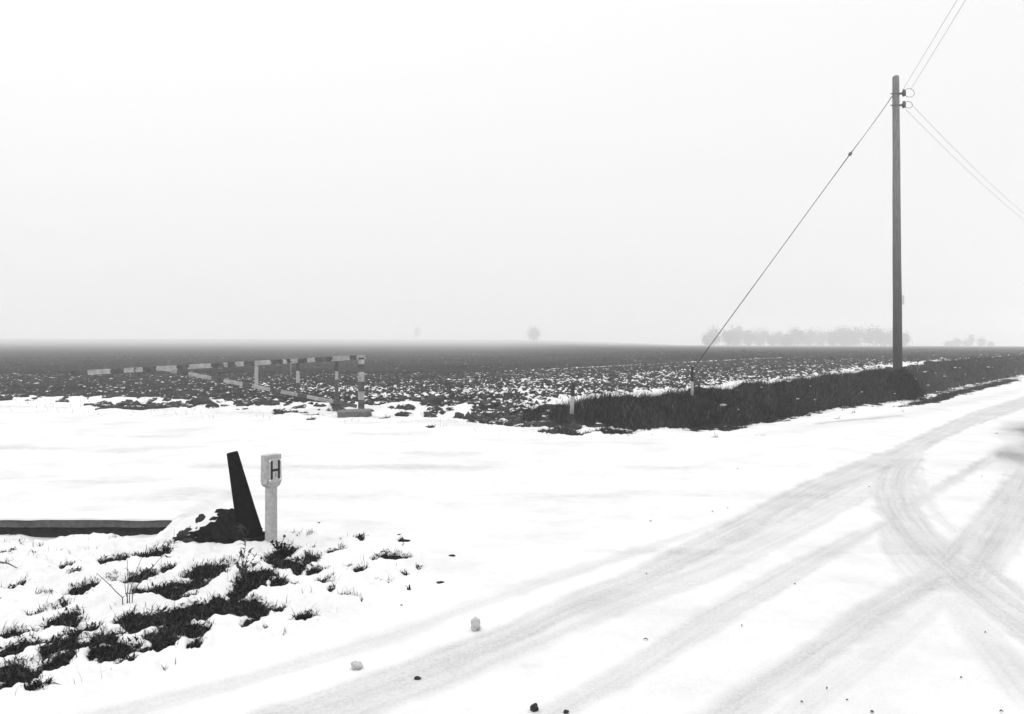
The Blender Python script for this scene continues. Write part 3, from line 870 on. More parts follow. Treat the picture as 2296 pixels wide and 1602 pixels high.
def rubble():
    bv, bf = ICO5
    v = bv.copy()
    d = 1 + .20 * noise3(v, 1.5, 5) + .24 * noise3(v, 3.6, 6) + .15 * noise3(v, 8, 7) + .07 * noise3(v, 16, 8)
    v = v * d[:, None]
    x = v[:, 0]
    hgt = np.interp(x, [-1.1, -.85, -.45, 0, .35, .8, 1.1], [.36, .50, .70, .96, 1.02, .9, .6])
    p = np.stack([x * .345, v[:, 1] * .22, v[:, 2] * .245 * hgt], -1)
    c = P(494, 1207, 7.0)
    m, nt, b = mat_new("rubble_with_snow")
    n = noise_n(nt, 26, 6, .65); vcol = maprange(nt, n, .3, .7, .004, .018)
    at = node(nt, "ShaderNodeAttribute", attribute_name="cover")
    q_ = math_n(nt, 'MULTIPLY_ADD', math_n(nt, 'SUBTRACT', noise_n(nt, 17, 5, .6), .5), 1.0, at.outputs["Fac"])
    mask = maprange(nt, q_, 0, .08, 0, 1)
    b.inputs["Specular IOR Level"].default_value = .0
    nt.links.new(mixf(nt, mask, vcol, SNOW), b.inputs["Base Color"]); bump(nt, b, n, .7, .012)
    o = np_mesh("rubble_heap", p, None, bf, m, smooth=True)
    o.location = (c[0], c[1], ground_z(c[0], c[1]) - .02)
    nrm = np.zeros(len(p) * 3); o.data.vertices.foreach_get("normal", nrm); nrm = nrm.reshape(-1, 3)
    cov = (nrm[:, 2] - .62) * 1.5 - .75 * sst(-.10, .12, p[:, 0]) + .22 * (1 - sst(-.26, -.05, p[:, 0])) + .25 * sst(0, .1, p[:, 1]) - .6 * (1 - sst(.03, .10, p[:, 2])) 
    a = o.data.attributes.new("cover", 'FLOAT', 'POINT'); a.data.foreach_set("value", cov.astype(np.float32))
    tag(o, "dark rubble heap half covered in snow at foot of the leaning cone", "rubble heap")
    c2 = P(405, 1212, 6.95)
    for (px, py, s, lab) in ((425, 1221, .035, "small dark stone at the left foot of the snowy rubble heap"), (527, 1215, .04, "small dark stone under the front of the rubble heap")):
        g = G(px, py); o = rock("stone", (g[0], g[1], ground_z(g[0], g[1]) + .005), (s * 1.5, s, s * .7), M_stone_d, int(px), ICO3); tag(o, lab, "stone")
rubble()
for (px, py, d_, w, h, sd, lab) in ((418, 1208, 6.9, .085, .075, 31, "blocky dark stone at the left end of the snowy rubble heap"), (452, 1166, 7.05, .045, .045, 32, "small dark stone peeking from snow on the rubble heap's shoulder"),
                               (470, 1212, 6.86, .06, .05, 33, "rounded dark stone at the front of the rubble heap"), (537, 1196, 6.9, .08, .075, 34, "dark lump of rubble against the cone's left foot")):
    c_ = P(px, py, d_); o = rock("stone", (c_[0], c_[1], c_[2]), (w, w * .8, h), M_stone_d, sd, ICO3, .4); tag(o, lab, "stone")

# ------------------------------------------------------------------ drain headwall
hw = tag(empty("headwall", (-4.5, 7.43, 0)), "low grey concrete drain headwall with snow lying along its top", "headwall")
def rough_beam(name, x0, x1, y0, y1, z0, z1, mat, nx=90, ny=3, nz=4, amp=.004, lip=0.0, seed=0):
    bm = bmesh.new()
    add_box(bm, ((x0 + x1) / 2, (y0 + y1) / 2, (z0 + z1) / 2), (x1 - x0, y1 - y0, z1 - z0))
    bmesh.ops.bisect_plane(bm, geom=bm.verts[:] + bm.edges[:] + bm.faces[:], plane_co=(0, 0, 0), plane_no=(1, 0, 0))
    for i in range(1, nx):
        bmesh.ops.bisect_plane(bm, geom=bm.verts[:] + bm.edges[:] + bm.faces[:], plane_co=(x0 + (x1 - x0) * i / nx, 0, 0), plane_no=(1, 0, 0))
    for i in range(1, nz):
        bmesh.ops.bisect_plane(bm, geom=bm.verts[:] + bm.edges[:] + bm.faces[:], plane_co=(0, 0, z0 + (z1 - z0) * i / nz), plane_no=(0, 0, 1))
    v = np.array([q_.co[:] for q_ in bm.verts])
    n1 = fbm(v[:, 0] * 7 + seed, v[:, 2] * 9, 200 + seed, 3); n2 = fbm(v[:, 0] * 5 + seed, v[:, 1] * 9 + v[:, 2] * 5, 210 + seed, 3)
    for q_, a, b in zip(bm.verts, n1, n2):
        q_.co.y += amp * a * 2; q_.co.z += amp * b * 2
    return bm_obj(name, bm, mat, hw)
zt = .072
rough_beam("coping", -5.0, 1.56, -.03, .20, zt - .066, zt, M_wall, amp=.004, seed=1)
rough_beam("wall", -5.0, 1.44, .015, .18, -.35, zt - .0665, M_wall_low, amp=.004, seed=2)
# snow lying on the coping: a lumpy ribbon
nx, nyy = 220, 12
gx = np.linspace(-5.0, 1.62, nx); gt = np.linspace(0, 1, nyy)
V = []
for i, x in enumerate(gx):
    ov = .010 + .020 * float(fbm(np.array([x * 3.0]), np.array([1.0]), 301, 3)[0])
    th = .026 + .018 * float(fbm(np.array([x * 2.3]), np.array([5.0]), 302, 3)[0])
    hang = max(0, .014 * float(fbm(np.array([x * 2.0]), np.array([9.0]), 303, 3)[0]))
    endf = float(1 - sst(1.55, 1.62, x))
    for t in gt:
        yy = -.03 - max(ov, 0) * (1 - t * 2) * (t < .5) + .33 * max(0, t - .12) / .88
        zz_ = zt - hang + (th + hang) * min(1, (t / .35)) ** .5 * (1 if t < .75 else 1 - (t - .75) / .25 * .9)
        V.append((x, yy, zz_ * endf + (zt - .16) * (1 - endf)))
Fc = [(i * nyy + j, (i + 1) * nyy + j, (i + 1) * nyy + j + 1, i * nyy + j + 1) for i in range(nx - 1) for j in range(nyy - 1)]
M_snow = grey("snow", SNOW - .02, SNOW + .02, 6, 4, .95, .3, .01, spec=.1)
link_mesh("snow_cap", V, Fc, M_snow, hw, True)

# ------------------------------------------------------------------ striped swing barrier
GA = P(810, 800, 20.1); GB = P(160, 837, 18.5)
def gate_pt(px, py):
    u = (px - CX) / K
    # point on the vertical plane through GA, GB
    dx, dy = GB[0] - GA[0], GB[1] - GA[1]
    t = (u * GA[1] - GA[0]) / (dx - u * dy)
    d = GA[1] + t * dy
    return np.array([u * d, d, EYE - (py - CY) / K * d])
gfoot = np.array([GA[0], GA[1], ground_z(GA[0], GA[1])])
bar = tag(empty("swing_barrier", gfoot), "long striped swing barrier with diagonal brace standing at the field edge", "barrier")
gdir = np.array([GB[0] - GA[0], GB[1] - GA[1], 0]); gdir /= np.linalg.norm(gdir)
gn = np.array([-gdir[1], gdir[0], 0])
def striped_mat(name, axis_len, bands, fuzz):
    """paint bands along the local Z of the bar; bands = list of (start, end) painted white, in metres from the bottom/right end"""
    m, nt, b = mat_new(name)
    tc = nt.nodes.new("ShaderNodeTexCoord"); sep = nt.nodes.new("ShaderNodeSeparateXYZ"); nt.links.new(tc.outputs["Object"], sep.inputs[0])
    n = noise_n(nt, 14, 5, .65); zz_ = math_n(nt, 'MULTIPLY_ADD', math_n(nt, 'SUBTRACT', n, .5), fuzz, sep.outputs["Z"])
    tot = None
    for (a, c) in bands:
        w = math_n(nt, 'MULTIPLY', math_n(nt, 'GREATER_THAN', zz_, a), math_n(nt, 'LESS_THAN', zz_, c))
        tot = w if tot is None else math_n(nt, 'MAXIMUM', tot, w)
    n2 = noise_n(nt, 9, 6, .65)
    wv = maprange(nt, n2, .3, .7, .15, .34); dvv = maprange(nt, n2, .3, .7, .022, .085)
    if tot is None: nt.links.new(dvv, b.inputs["Base Color"])
    else: nt.links.new(mixf(nt, tot, dvv, wv), b.inputs["Base Color"])
    return m
def bar_between(name, a, b, w, t, bands, fuzz=.05, rot_u=None):
    a = np.asarray(a, float); b = np.asarray(b, float); d = b - a; L_ = np.linalg.norm(d)
    bm = bmesh.new(); add_box(bm, (0, 0, L_ / 2), (t, w, L_), bevel=.008)
    o = bm_obj(name, bm, striped_mat(name + "_paint", L_, bands, fuzz), bar)
    zax = Vector(d / L_); xax = Vector(gn); yax = zax.cross(xax).normalized(); xax = yax.cross(zax)
    R = Matrix((xax, yax, zax)).transposed().to_4x4()
    o.matrix_local = Matrix.Translation(Vector(a - gfoot)) @ R
    return o
def dist_on(a, px, py): return float(np.linalg.norm(gate_pt(px, py) - a))
# post
pz0 = gfoot.copy(); pz0[2] -= .05
pz1 = gate_pt(810, 797)
pp = lambda py: (EYE - (py - CY) / K * GA[1]) - pz0[2]
bar_between("post", pz0, [pz0[0], pz0[1], pz1[2] - .05], .14, .14, [(pp(896), pp(877.6)), (pp(855.6), pp(834)), (pp(816.5), pp(806))], .02)
ra, rb = gate_pt(820, 800.5), gate_pt(160, 837.2)
def rail_y(px): return 800.5 + (820 - px) / (820 - 118) * 39
rbands = [(dist_on(ra, b_, rail_y(b_)), dist_on(ra, a_, rail_y(a_))) for a_, b_ in
          [(799, 820), (744, 784), (689, 706), (652, 668), (634, 642), (572, 608), (529, 547), (502, 512), (423, 474), (351, 397), (305, 320), (279, 301), (196, 250)]]
bar_between("rail", ra, rb, .105, .08, rbands, .16)
ba, bb = gate_pt(800, 911), gate_pt(352, 824)
def br_y(px): return 911 - (800 - px) / (800 - 352) * 87
bbands = [(dist_on(ba, b_, br_y(b_)), dist_on(ba, a_, br_y(a_))) for a_, b_ in [(688, 747), (629, 667), (565, 606), (502, 544), (423, 474), (352, 397)]]
bar_between("brace", ba, bb, .085, .06, bbands, .06)
for px, bands in ((575, [(820, 866)]), (668, [(832, 858)]), (755, [(832, 851)])):
    top = gate_pt(px, rail_y(px) + 4.5); bot = gate_pt(px, br_y(px) - 3.5)
    yy = top[1]
    bs = [((CY - b_ + 0) / K * yy + EYE - bot[2], (CY - a_) / K * yy + EYE - bot[2]) for a_, b_ in bands]
    bar_between("strut", bot, top, .085 if px != 755 else .075, .05, bs, .04)
# slab in front of the post
g = G(791, 936, .02)
def slab():
    bm = bmesh.new(); bmesh.ops.create_cube(bm, size=1.0)
    bmesh.ops.subdivide_edges(bm, edges=bm.edges[:], cuts=10, use_grid_fill=True)
    v = np.array([q_.co[:] for q_ in bm.verts])
    r = np.linalg.norm(v[:, :2], axis=1) * 2
    sq = np.maximum(np.abs(v[:, 0]), np.abs(v[:, 1])) * 2
    k = np.where(r > 0, (.45 + .55 * sq / np.maximum(r, 1e-6)), 1)
    n1 = noise3(v, 3.0, 9); n2 = noise3(v, 8.0, 10)
    for q_, kk, a, b in zip(bm.verts, k, n1, n2):
        q_.co.x *= kk * .74 * (1 + .05 * a); q_.co.y *= kk * .50 * (1 + .06 * a); q_.co.z = q_.co.z * .13 * (1 + .15 * a) + .012 * b
    o = bm_obj("stone_slab", bm, M_slab, None, True)
    o.location = (g[0], g[1] + .2, ground_z(g[0], g[1] + .2) + .05); o.rotation_euler = (math.radians(3), math.radians(-2), math.radians(5))
    tag(o, "flat worn stone slab lying in snow before the striped barrier post", "stone slab")
slab()
# dark clods that stand out of the snow near the barrier
for (px, py, w, h, lab) in ((450, 902, .30, .13, "larger dark earth clod in the snow below the barrier's striped brace"),
                            (476, 906, .16, .09, "small dark earth clod just right of the larger one below the brace"),
                            (668, 899, .13, .10, "left of two dark clods on the snow hump under the barrier"),
                            (682, 903, .14, .16, "right of two dark clods on the snow hump, taller one")):
    g = G(px, py, .1); zz_ = ground_z(g[0], g[1])
    o = rock("earth_clod", (g[0], g[1], zz_ + h * .2), (w, w * .8, h), M_stone_d, int(px), ICO3, .3); tag(o, lab, "clod", "earth clods by the barrier")
# long dark scrape of bared earth
pts = [G(px, py, .08) for px, py in ((214, 911), (240, 911.5), (290, 912), (330, 912), (370, 910.5), (402, 909))]
pts = np.array(pts); pts[:, 2] = [ground_z(a, b) for a, b in pts[:, :2]]
pts = np.array([[np.interp(t, np.linspace(0, 1, 6), pts[:, k]) for k in range(3)] for t in np.linspace(0, 1, 60)])
r_ = .045 * np.sin(np.linspace(.15, math.pi - .1, 60)) ** .5 * (1 + .5 * fbm(np.linspace(0, 9, 60), np.zeros(60), 9, 3)) + .006
o = tube("fallen_branch", pts + np.array([0, 0, .012]), r_, M_stone_d, None, 8)
tag(o, "long thin dark branch lying in snow left of the striped barrier", "branch")

# ------------------------------------------------------------------ stakes and cane
def stake(px, y_top, y_mid, y_bot, d, w, label, twist):
    b = P(px, y_bot, d); t = P(px, y_top, d); mz = P(px, y_mid, d)[2]
    r = tag(empty("marker_stake", b, twist), label, "stake", "marker stakes on the bank")
    bm = bmesh.new(); add_box(bm, (0, 0, (mz - b[2]) / 2 - .1), (w * 1.08, w * 1.0, mz - b[2] + .2), bevel=.004); bm_obj("painted_foot", bm, M_stakew, r)
    bm = bmesh.new(); add_box(bm, (0, 0, (t[2] + mz) / 2 - b[2]), (w * .95, w * .9, t[2] - mz - .001), bevel=.006); bm_obj("upper_stake", bm, M_staked, r)
    return r
s1 = stake(1282, 857, 889, 924, 16.9, .060, "short stake, dark above and white below, at the bank's left end", .25)
s1.rotation_euler = (0, math.radians(3), .25)
stake(1552, 822, 855.5, 885, 18.7, .062, "short stake, dark above and white below, near foot of the guy wire", -.2)
g = P(652, 800, 38)
o = tube("cane", [(g[0], g[1], ground_z(g[0], g[1]) - .1), (g[0], g[1], ground_z(g[0], g[1]) + .9)], .012, M_paintw, None, 6)
tag(o, "thin pale cane standing alone in the dark field behind the barrier", "cane")

# ------------------------------------------------------------------ telegraph pole
DP = 25.0
pb = P(2013, 885, DP); pz = ground_z(pb[0], pb[1])
ptop = P(2008.5, 173, DP)
pole = tag(empty("telegraph_pole", (pb[0], pb[1], pz)), "tall wooden telegraph pole rising from the grassy bank at right", "telegraph pole")
H = ptop[2] - pz; lean = ptop[0] - pb[0]
bm = bmesh.new()
NS, NZ = 28, 40
rings = []
for i in range(NZ + 1):
    t = i / NZ; h = -.6 + (H + .6) * t
    r = .137 * (1 - t) + .094 * t
    cxo = lean * max(h, 0) / H
    ring = []
    for k in range(NS):
        a = 2 * math.pi * k / NS
        w_ = 1 + .03 * math.sin(3 * a + h * 1.3) * .5 + .015 * math.sin(7 * a - h * 3)
        ring.append(bm.verts.new((cxo + r * w_ * math.cos(a), r * w_ * math.sin(a), h)))
    rings.append(ring)
for a, b in zip(rings, rings[1:]):
    for k in range(NS): bm.faces.new((a[k], a[(k + 1) % NS], b[(k + 1) % NS], b[k]))
# roof-cut top
tv = [bm.verts.new((lean + .06 * math.cos(2 * math.pi * k / NS) + .012, .06 * math.sin(2 * math.pi * k / NS), H + .045)) for k in range(NS)]
for k in range(NS): bm.faces.new((rings[-1][k], rings[-1][(k + 1) % NS], tv[(k + 1) % NS], tv[k]))
bm.faces.new(tv)
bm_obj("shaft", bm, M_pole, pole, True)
def loc_on(px, py): 
    w_ = P(px, py, DP); return np.array([w_[0] - pb[0], w_[1] - pb[1], w_[2] - pz])
for py, lx, ly, rx, rz_ in ((211, 2037, 209.4, .150, .130), (237, 2035, 236, .118, .103)):
    c = loc_on(2010, py)
    parts = []
    # pole band
    n_ = 20; bandp = [(c[0] + .103 * math.cos(2 * math.pi * k / n_), .103 * math.sin(2 * math.pi * k / n_), c[2]) for k in range(n_ + 1)]
    parts.append(tube_arrays(bandp, .018, 6))
    parts.append(tube_arrays([(c[0] - .18, -.02, c[2] + .01), (c[0] - .05, -.02, c[2])], .016, 8))
    e = loc_on(2024, py - 3)
    parts.append(tube_arrays([(c[0] + .05, -.03, c[2] - .02), (e[0], -.05, e[2])], .028, 8))
    v, f = merge(parts); br = link_mesh("bracket", v, f, M_metal, pole, False)
    ins = [(e[0] - .045, -.05, e[2] - .06), (e[0] + .015, -.05, e[2] - .03), (e[0] + .02, -.05, e[2] + .03), (e[0] - .0, -.05, e[2] + .08)]
    tube("insulator", ins, [.030, .062, .052, .028], M_metal, br, 12)
    tube("insulator_pin", [(e[0] - .02, -.05, e[2] - .10), (e[0] + .05, -.05, e[2] - .07)], [.035, .04], M_metal, br, 10)
    lc = loc_on(lx, ly)
    lp = [(lc[0] + rx * math.cos(a), -.05 + .02 * math.sin(a), lc[2] + rz_ * math.sin(a)) for a in np.linspace(-2.9, 2.9, 40)]
    tube("wire_loop", lp, .0075, M_wire, br, 6)
c = loc_on(2020.5, 673)
bm = bmesh.new(); add_box(bm, (0, 0, 0), (.012, .10, .27), bevel=.003)
o = bm_obj("number_plate", bm, M_sign, pole); o.location = (c[0] + .022, -.085, c[2]); o.rotation_euler = (0, 0, math.radians(-50))

# guy wire with its insulator
ga = P(2000, 217, DP); gb_ = P(1511, 884, 19.5)
gb_[2] = ground_z(gb_[0], gb_[1]) - .02
gm = P(1910.5, 350, 24.0)
tt = (gm[2] - ga[2]) / (gb_[2] - ga[2])
line_ = lambda t: ga + (gb_ - ga) * t
gw = tag(empty("guy_wire", gb_), "slanting guy wire with an egg insulator staying the telegraph pole", "guy wire")
def rel(p): return np.asarray(p) - gb_
mid = line_(tt) 
up_pts = [rel(ga + np.array([.10, .0, .02])), rel(ga + np.array([-.02, 0, -.01]))] + [rel(line_(t) + np.array([.03 * math.sin(math.pi * t / tt), 0, .02 * math.sin(math.pi * t / tt)])) for t in np.linspace(.02, tt, 8)]
tube("upper_strand", up_pts, np.array([.020, .018] + list(np.linspace(.012, .009, 6)) + [.013, .014]), M_wire, gw, 6)
tube("lower_strand", [rel(line_(t)) for t in np.linspace(tt, 1, 14)], np.array([.014, .011] + [.0088] * 6 + [.0098] * 6), M_staked, gw, 6)
bm = bmesh.new(); bmesh.ops.create_uvsphere(bm, u_segments=14, v_segments=10, radius=1)
o = bm_obj("insulator", bm, M_metal, gw, True); o.location = tuple(rel(mid)); o.scale = (.048, .048, .082)
o.rotation_euler = Vector(tuple(ga - gb_)).to_track_quat('Z', 'Y').to_euler()

# overhead wires
def wire(label, pts, r, mat):
    o = tube("overhead_wire", pts, r, mat, None, 6); return tag(o, label, "wire", "overhead wires on the pole")
def sag_line(a, b, sag, n=40):
    a = np.asarray(a); b = np.asarray(b)
    return [a + (b - a) * t - np.array([0, 0, sag * 4 * t * (1 - t)]) for t in np.linspace(0, 1, n)]
def through(px0, py0, px1, py1, d1):
    a = P(px0, py0, DP - .05); b = P(px1, py1, d1); return a, b
def extend(a, b, k): return a + (b - a) * k
for (x0, y0, x1, y1, lab) in ((2024, 202, 2144, 0, "left one of the two wires climbing from the pole out of the picture's top"),
                              (2043, 199, 2163, 0, "right one of the two wires climbing from the pole out of the picture's top")):
    a = P(x0, y0, DP - .05)
    # keep the wire about level: depth where the line of sight meets the height of a slightly sagging span
    d1 = (a[2] - .12 - EYE) * K / (CY - y1)
    b = P(x1, y1, d1)
    wire(lab, sag_line(a, extend(a, b, 4.0), .04), .0058, M_lightwire)
for (x0, y0, xm, ym, x1, y1, lab) in ((2030, 244, 2212, 426, 2296, 489, "lower one of the two wires running down right from the pole"),
                              (2044, 234, 2170, 360, 2296, 474, "upper one of the two wires running down right from the pole")):
    a = P(x0, y0, DP - .05)
    b = P(x1, y1, 41.0)
    e_ = extend(a, b, 1.55); e_[2] += .25
    pts = sag_line(a, e_, .28)
    wire(lab, pts, .0058, M_lightwire)

# ------------------------------------------------------------------ shrub at the pole's foot
def shrub(name, c, rx, ry_, h, n_leaf, n_twig, leaf, label, cat):
    r = empty(name, c); tag(r, label, cat)
    parts = []
    rng = np.random.default_rng(5)
    for i in range(n_twig):
        a = rng.uniform(0, 2 * math.pi); k = rng.uniform(.2, 1)
        tip = np.array([math.cos(a) * rx * k, math.sin(a) * ry_ * k, h * rng.uniform(.6, 1.05) * (1.1 - .4 * k)])
        st = np.array([math.cos(a) * rx * .25 * k, math.sin(a) * ry_ * .25 * k, -.1])
        mid_ = (st + tip) / 2 + rng.normal(0, .05, 3)
        parts.append(tube_arrays([st, mid_, tip], [.008, .006, .003], 4))
    v, f = merge(parts); link_mesh("stem", v, f, M_stone_d, r)
    u = rng.uniform(-1, 1, (n_leaf, 3)); u = u[np.linalg.norm(u, axis=1) < 1]
    u[:, 2] = np.abs(u[:, 2])
    keep = fbm(u[:, 0] * 2.2 + 9, u[:, 2] * 2.2 + u[:, 1], 401, 2) > -.28
    u = u[keep]
    p = np.stack([u[:, 0] * rx * (1.15 - .45 * u[:, 2]), u[:, 1] * ry_, u[:, 2] * h - .03], -1)
    blades("foliage", p, leaf, leaf * .45, 1.4, M_bramble, rng=rng, parent=r)
bc = P(2020, 905, 24.5); bc[2] = ground_z(bc[0], bc[1]) - .06
shrub("bramble", bc, .62, .45, .98, 12000, 60, .085, "dark bramble bush around the foot of the telegraph pole", "bush")
bc = P(1890, 925, 22.3); bc[0] = (1890 - CX) / K * 20.9; bc[1] = 20.9; bc[2] = ground_z(bc[0], bc[1])

# ------------------------------------------------------------------ verge plants
def plant_pt(px, py):
    g = G(px, py, 0); return np.array([g[0], g[1], ground_z(g[0], g[1])])
def tuft(px, py, n, L_, w, spread, label, lean=1.1, seed=0, mat=None, name="grass_tuft", cat="grass tuft"):
    c = plant_pt(px, py); rng = np.random.default_rng(seed)
    a = rng.uniform(0, 2 * math.pi, n); k = np.sqrt(rng.uniform(0, 1, n)) * spread
    p = np.stack([np.cos(a) * k * 1.4, np.sin(a) * k, np.full(n, -.012)], -1)
    o = blades(name, p, L_ * .8, w * 1.35, lean * 1.35, mat or M_verdure, rng=rng)
    o.location = tuple(c); tag(o, label, cat, None)
    return o
tufts = [
    (*c6(815, 175), 260, .075, .010, .085, "dark leafy tuft in snow right of centre below the headwall"),
    (*c6(1110, 140), 330, .075, .010, .11, "dark leafy tuft just below the left end of the rubble heap"),
    (*c6(590, 410), 230, .075, .010, .075, "dark tuft standing alone left of the bare stalks"),
    (*c6(435, 640), 240, .07, .009, .08, "dark tuft above the largest dark grass patch at lower left"),
    (*c6(270, 1105), 150, .07, .010, .045, "lowest small dark tuft at the verge's bottom left corner"),
    (*c6(2215, 590), 150, .075, .009, .04, "small upright dark tuft at the verge's right edge toward the road"),
    (*c6(2030, 515), 120, .07, .006, .05, "small spiky grass tuft right of the big dark grass mat"),
    (*c6(1540, 260), 380, .085, .009, .12, "broad dark tuft below and left of the H post"),
    (*c6(1890, 330), 420, .09, .009, .12, "bushy dark tuft in front of the H post with pale leaves above"),
    (*c7(610, 265), 110, .07, .009, .05, "small frosted tuft on the snow right of the H post"),
    (*c7(600, 445), 140, .07, .008, .06, "frosted tuft among snow lumps right of the dark weeds"),
]
for i, t in enumerate(tufts): tuft(*t, seed=40 + i)

def weed(name, px, py, stems, label, cat, leafy, seed, stem_mat, leaf_mat, leafsize=.03):
    c = plant_pt(px, py); r = tag(empty(name, c), label, cat); rng = np.random.default_rng(seed)
    for (dx, h, bend, rad_) in stems:
        pts_ = [(0 + dx * .15, 0, -.02)]
        for k in range(1, 6):
            t = k / 5
            pts_.append((dx * (t ** 1.15) + .003 * rng.normal(), bend * t * t + .003 * rng.normal(), h * t))
        tube("stem", pts_, np.linspace(rad_, rad_ * .45, 6), stem_mat, r, 6)
    if leafy:
        P_ = []
        for _ in range(leafy):
            dx, h, bend, rad_ = stems[rng.integers(len(stems))]; t = rng.uniform(.15, 1.0)
            P_.append((dx * t ** 1.15, bend * t * t, h * t))
        blades("leaves", np.array(P_), leafsize, leafsize * .4, 2.0, leaf_mat, rng=rng, parent=r)
    return r
w = weed("withered_weed", *c6(2055, 125), [(-.085, .12, .02, .0035), (-.05, .14, -.02, .0035), (-.015, .10, .03, .003), (.03, .11, 0, .003), (.065, .10, -.02, .003), (.10, .075, .01, .003), (.02, .06, -.04, .003)],
     "dark withered weed with drooping leaves at the foot of the H post", "weed", 130, 3, M_stone_d, M_grass, .052)
seed_c = plant_pt(*c6(2030, 90))
tube("seed_stalk", [(-.0 - .02, .02, 0), (-.01, .02, .09), (.015, .02, .155)], [.003, .0025, .002], M_stone_d, w, 6)
rock("seed_head", (.015, .02, .160), (.010, .010, .012), M_stone_d, 3, ICO2, .2, parent=w)
weed("bare_stalks", *c6(935, 500), [(-.215, .17, .05, .0035), (-.015, .26, .02, .003), (.05, .27, .08, .003), (.155, .25, .10, .003), (-.06, .16, .10, .0025)],
     "fan of thin bare stalks rising from the verge between dark patches", "stalks", 22, 9, M_stalk, M_leaf, .028)
weed("dry_docks", *c6(1770, 290), [(-.02, .20, .02, .003), (.01, .26, .04, .003), (.045, .18, .0, .003), (.09, .16, .02, .0025), (-.06, .13, .0, .0025), (.14, .14, .03, .0025)],
     "clump of pale dry stems with curled leaves in front of the H post", "dry stems", 90, 12, M_stalk, M_stalk, .05)
weed("thin_stalk", *c6(1745, 190), [(.012, .10, .02, .0022)], "single thin stalk standing in snow left of the H post foot", "stalk", 3, 15, M_stalk, M_stalk, .02)
o = tube("twig", [plant_pt(*c6(0, 228)) + [0, 0, .03], plant_pt(*c6(60, 242)) + [0, 0, .035], plant_pt(*c6(125, 262)) + [0, 0, .012]], [.006, .005, .003], M_stalk, None, 6)
tag(o, "pale twig lying on the verge snow at the left picture edge", "twig")

# ------------------------------------------------------------------ stones, lumps and litter on the road
def at_ground(px, py): g = G(px, py); return (g[0], g[1], ground_z(g[0], g[1]))
def road_stone(name, px, py, w, h, mat, label, cat, seed, depth=None):
    x, y, z_ = at_ground(px, py); s = y / K
    o = rock(name, (x, y, z_ + h * s * .40), (w * s * .5, (depth or w) * s * .45, h * s * .55), mat, seed, ICO3, .42); tag(o, label, cat); return o
road_stone("ice_lump", 1066, 1414, 23, 30, M_stone_l, "pointed grey lump of ice standing beside the main tyre track", "ice lump", 1)
road_stone("ice_lump", 800, 1498, 24, 18, M_stone_l, "low grey lump of ice on snow left of the main tyre track", "ice lump", 2)
road_stone("clod", 936, 1519, 15, 6, M_stone_d, "dark flat clod lying on the tyre track near the bottom centre", "clod", 3)
road_stone("clod", 1198, 1592, 18, 16, M_stone_d, "larger dark clod at the bottom edge right of centre", "clod", 4)
road_stone("clod", 1269, 1597, 12, 7, M_stone_d, "smaller dark clod at the bottom edge right of the larger one", "clod", 5)
bits = [(540, 378, 12, 3, "on clean snow above the main tyre track"), (415, 592, 12, 3, "just above the main tyre track, twin specks near it"), (105, 643, 16, 3, "farthest left on the clean snow above the tracks"),
        (85, 895, 9, 5, "on the main tyre track's left stretch"), (1195, 467, 8, 4, "right on the main tyre track before the crossing"), (82, 1230, 24, 3, "on clean snow between the lower two tracks"),
        (825, 950, 5, 11, "standing on the middle pale track"), (560, 1162, 8, 8, "in the smudged middle of the pale track"), (1655, 1423, 11, 10, "on the clean triangle of snow at lower right"),
        (1210, 1592, 20, 10, "at the bottom edge below the clean triangle"), (1855, 1590, 20, 14, "at the lower right corner of the junction"), (1775, 1197, 7, 4, "just below the crossing of the tracks"),
        (1085, 1534, 12, 5, "on the lowest pale track near the bottom"), (985, 1480, 9, 5, "above its neighbour on the lowest pale track"), (860, 1544, 12, 5, "left of its neighbours on the lowest pale track"),
        (1832, 200, 16, 6, "on snow beside the dark muddy patch"), (1757, 418, 7, 5, "between the two tracks below the muddy patch"), (490, 577, 4, 3, "smallest, by the main track")]
for i, (x, y, w_, h_, where) in enumerate(bits):
    px, py = c8(x, y); gx_, gy_, gz_ = at_ground(px, py); s = gy_ / K * .45
    rng = np.random.default_rng(600 + i)
    L_ = max(w_, h_) * s * .85; a = rng.uniform(-.4, .4) if w_ > h_ else rng.uniform(.8, 1.4)
    if i % 3 != 0:
        o = tube("twig", [(gx_ - L_ / 2 * math.cos(a), gy_ - L_ * math.sin(a), gz_ + .006), (gx_, gy_, gz_ + .012), (gx_ + L_ / 2 * math.cos(a), gy_ + L_ * math.sin(a), gz_ + .006)], [.0025, .0035, .002], M_litter, None, 5)
        tag(o, "short dark twig " + where, "twig", "litter on the road")
    else:
        o = rock("dead_leaf", (gx_, gy_, gz_ + .006), (L_ * .55, L_ * .5, max(.003, h_ * s * .2)), M_litter, 600 + i, ICO2, .35, rz=a)
        tag(o, "dark curled dead leaf " + where, "leaf", "litter on the road")

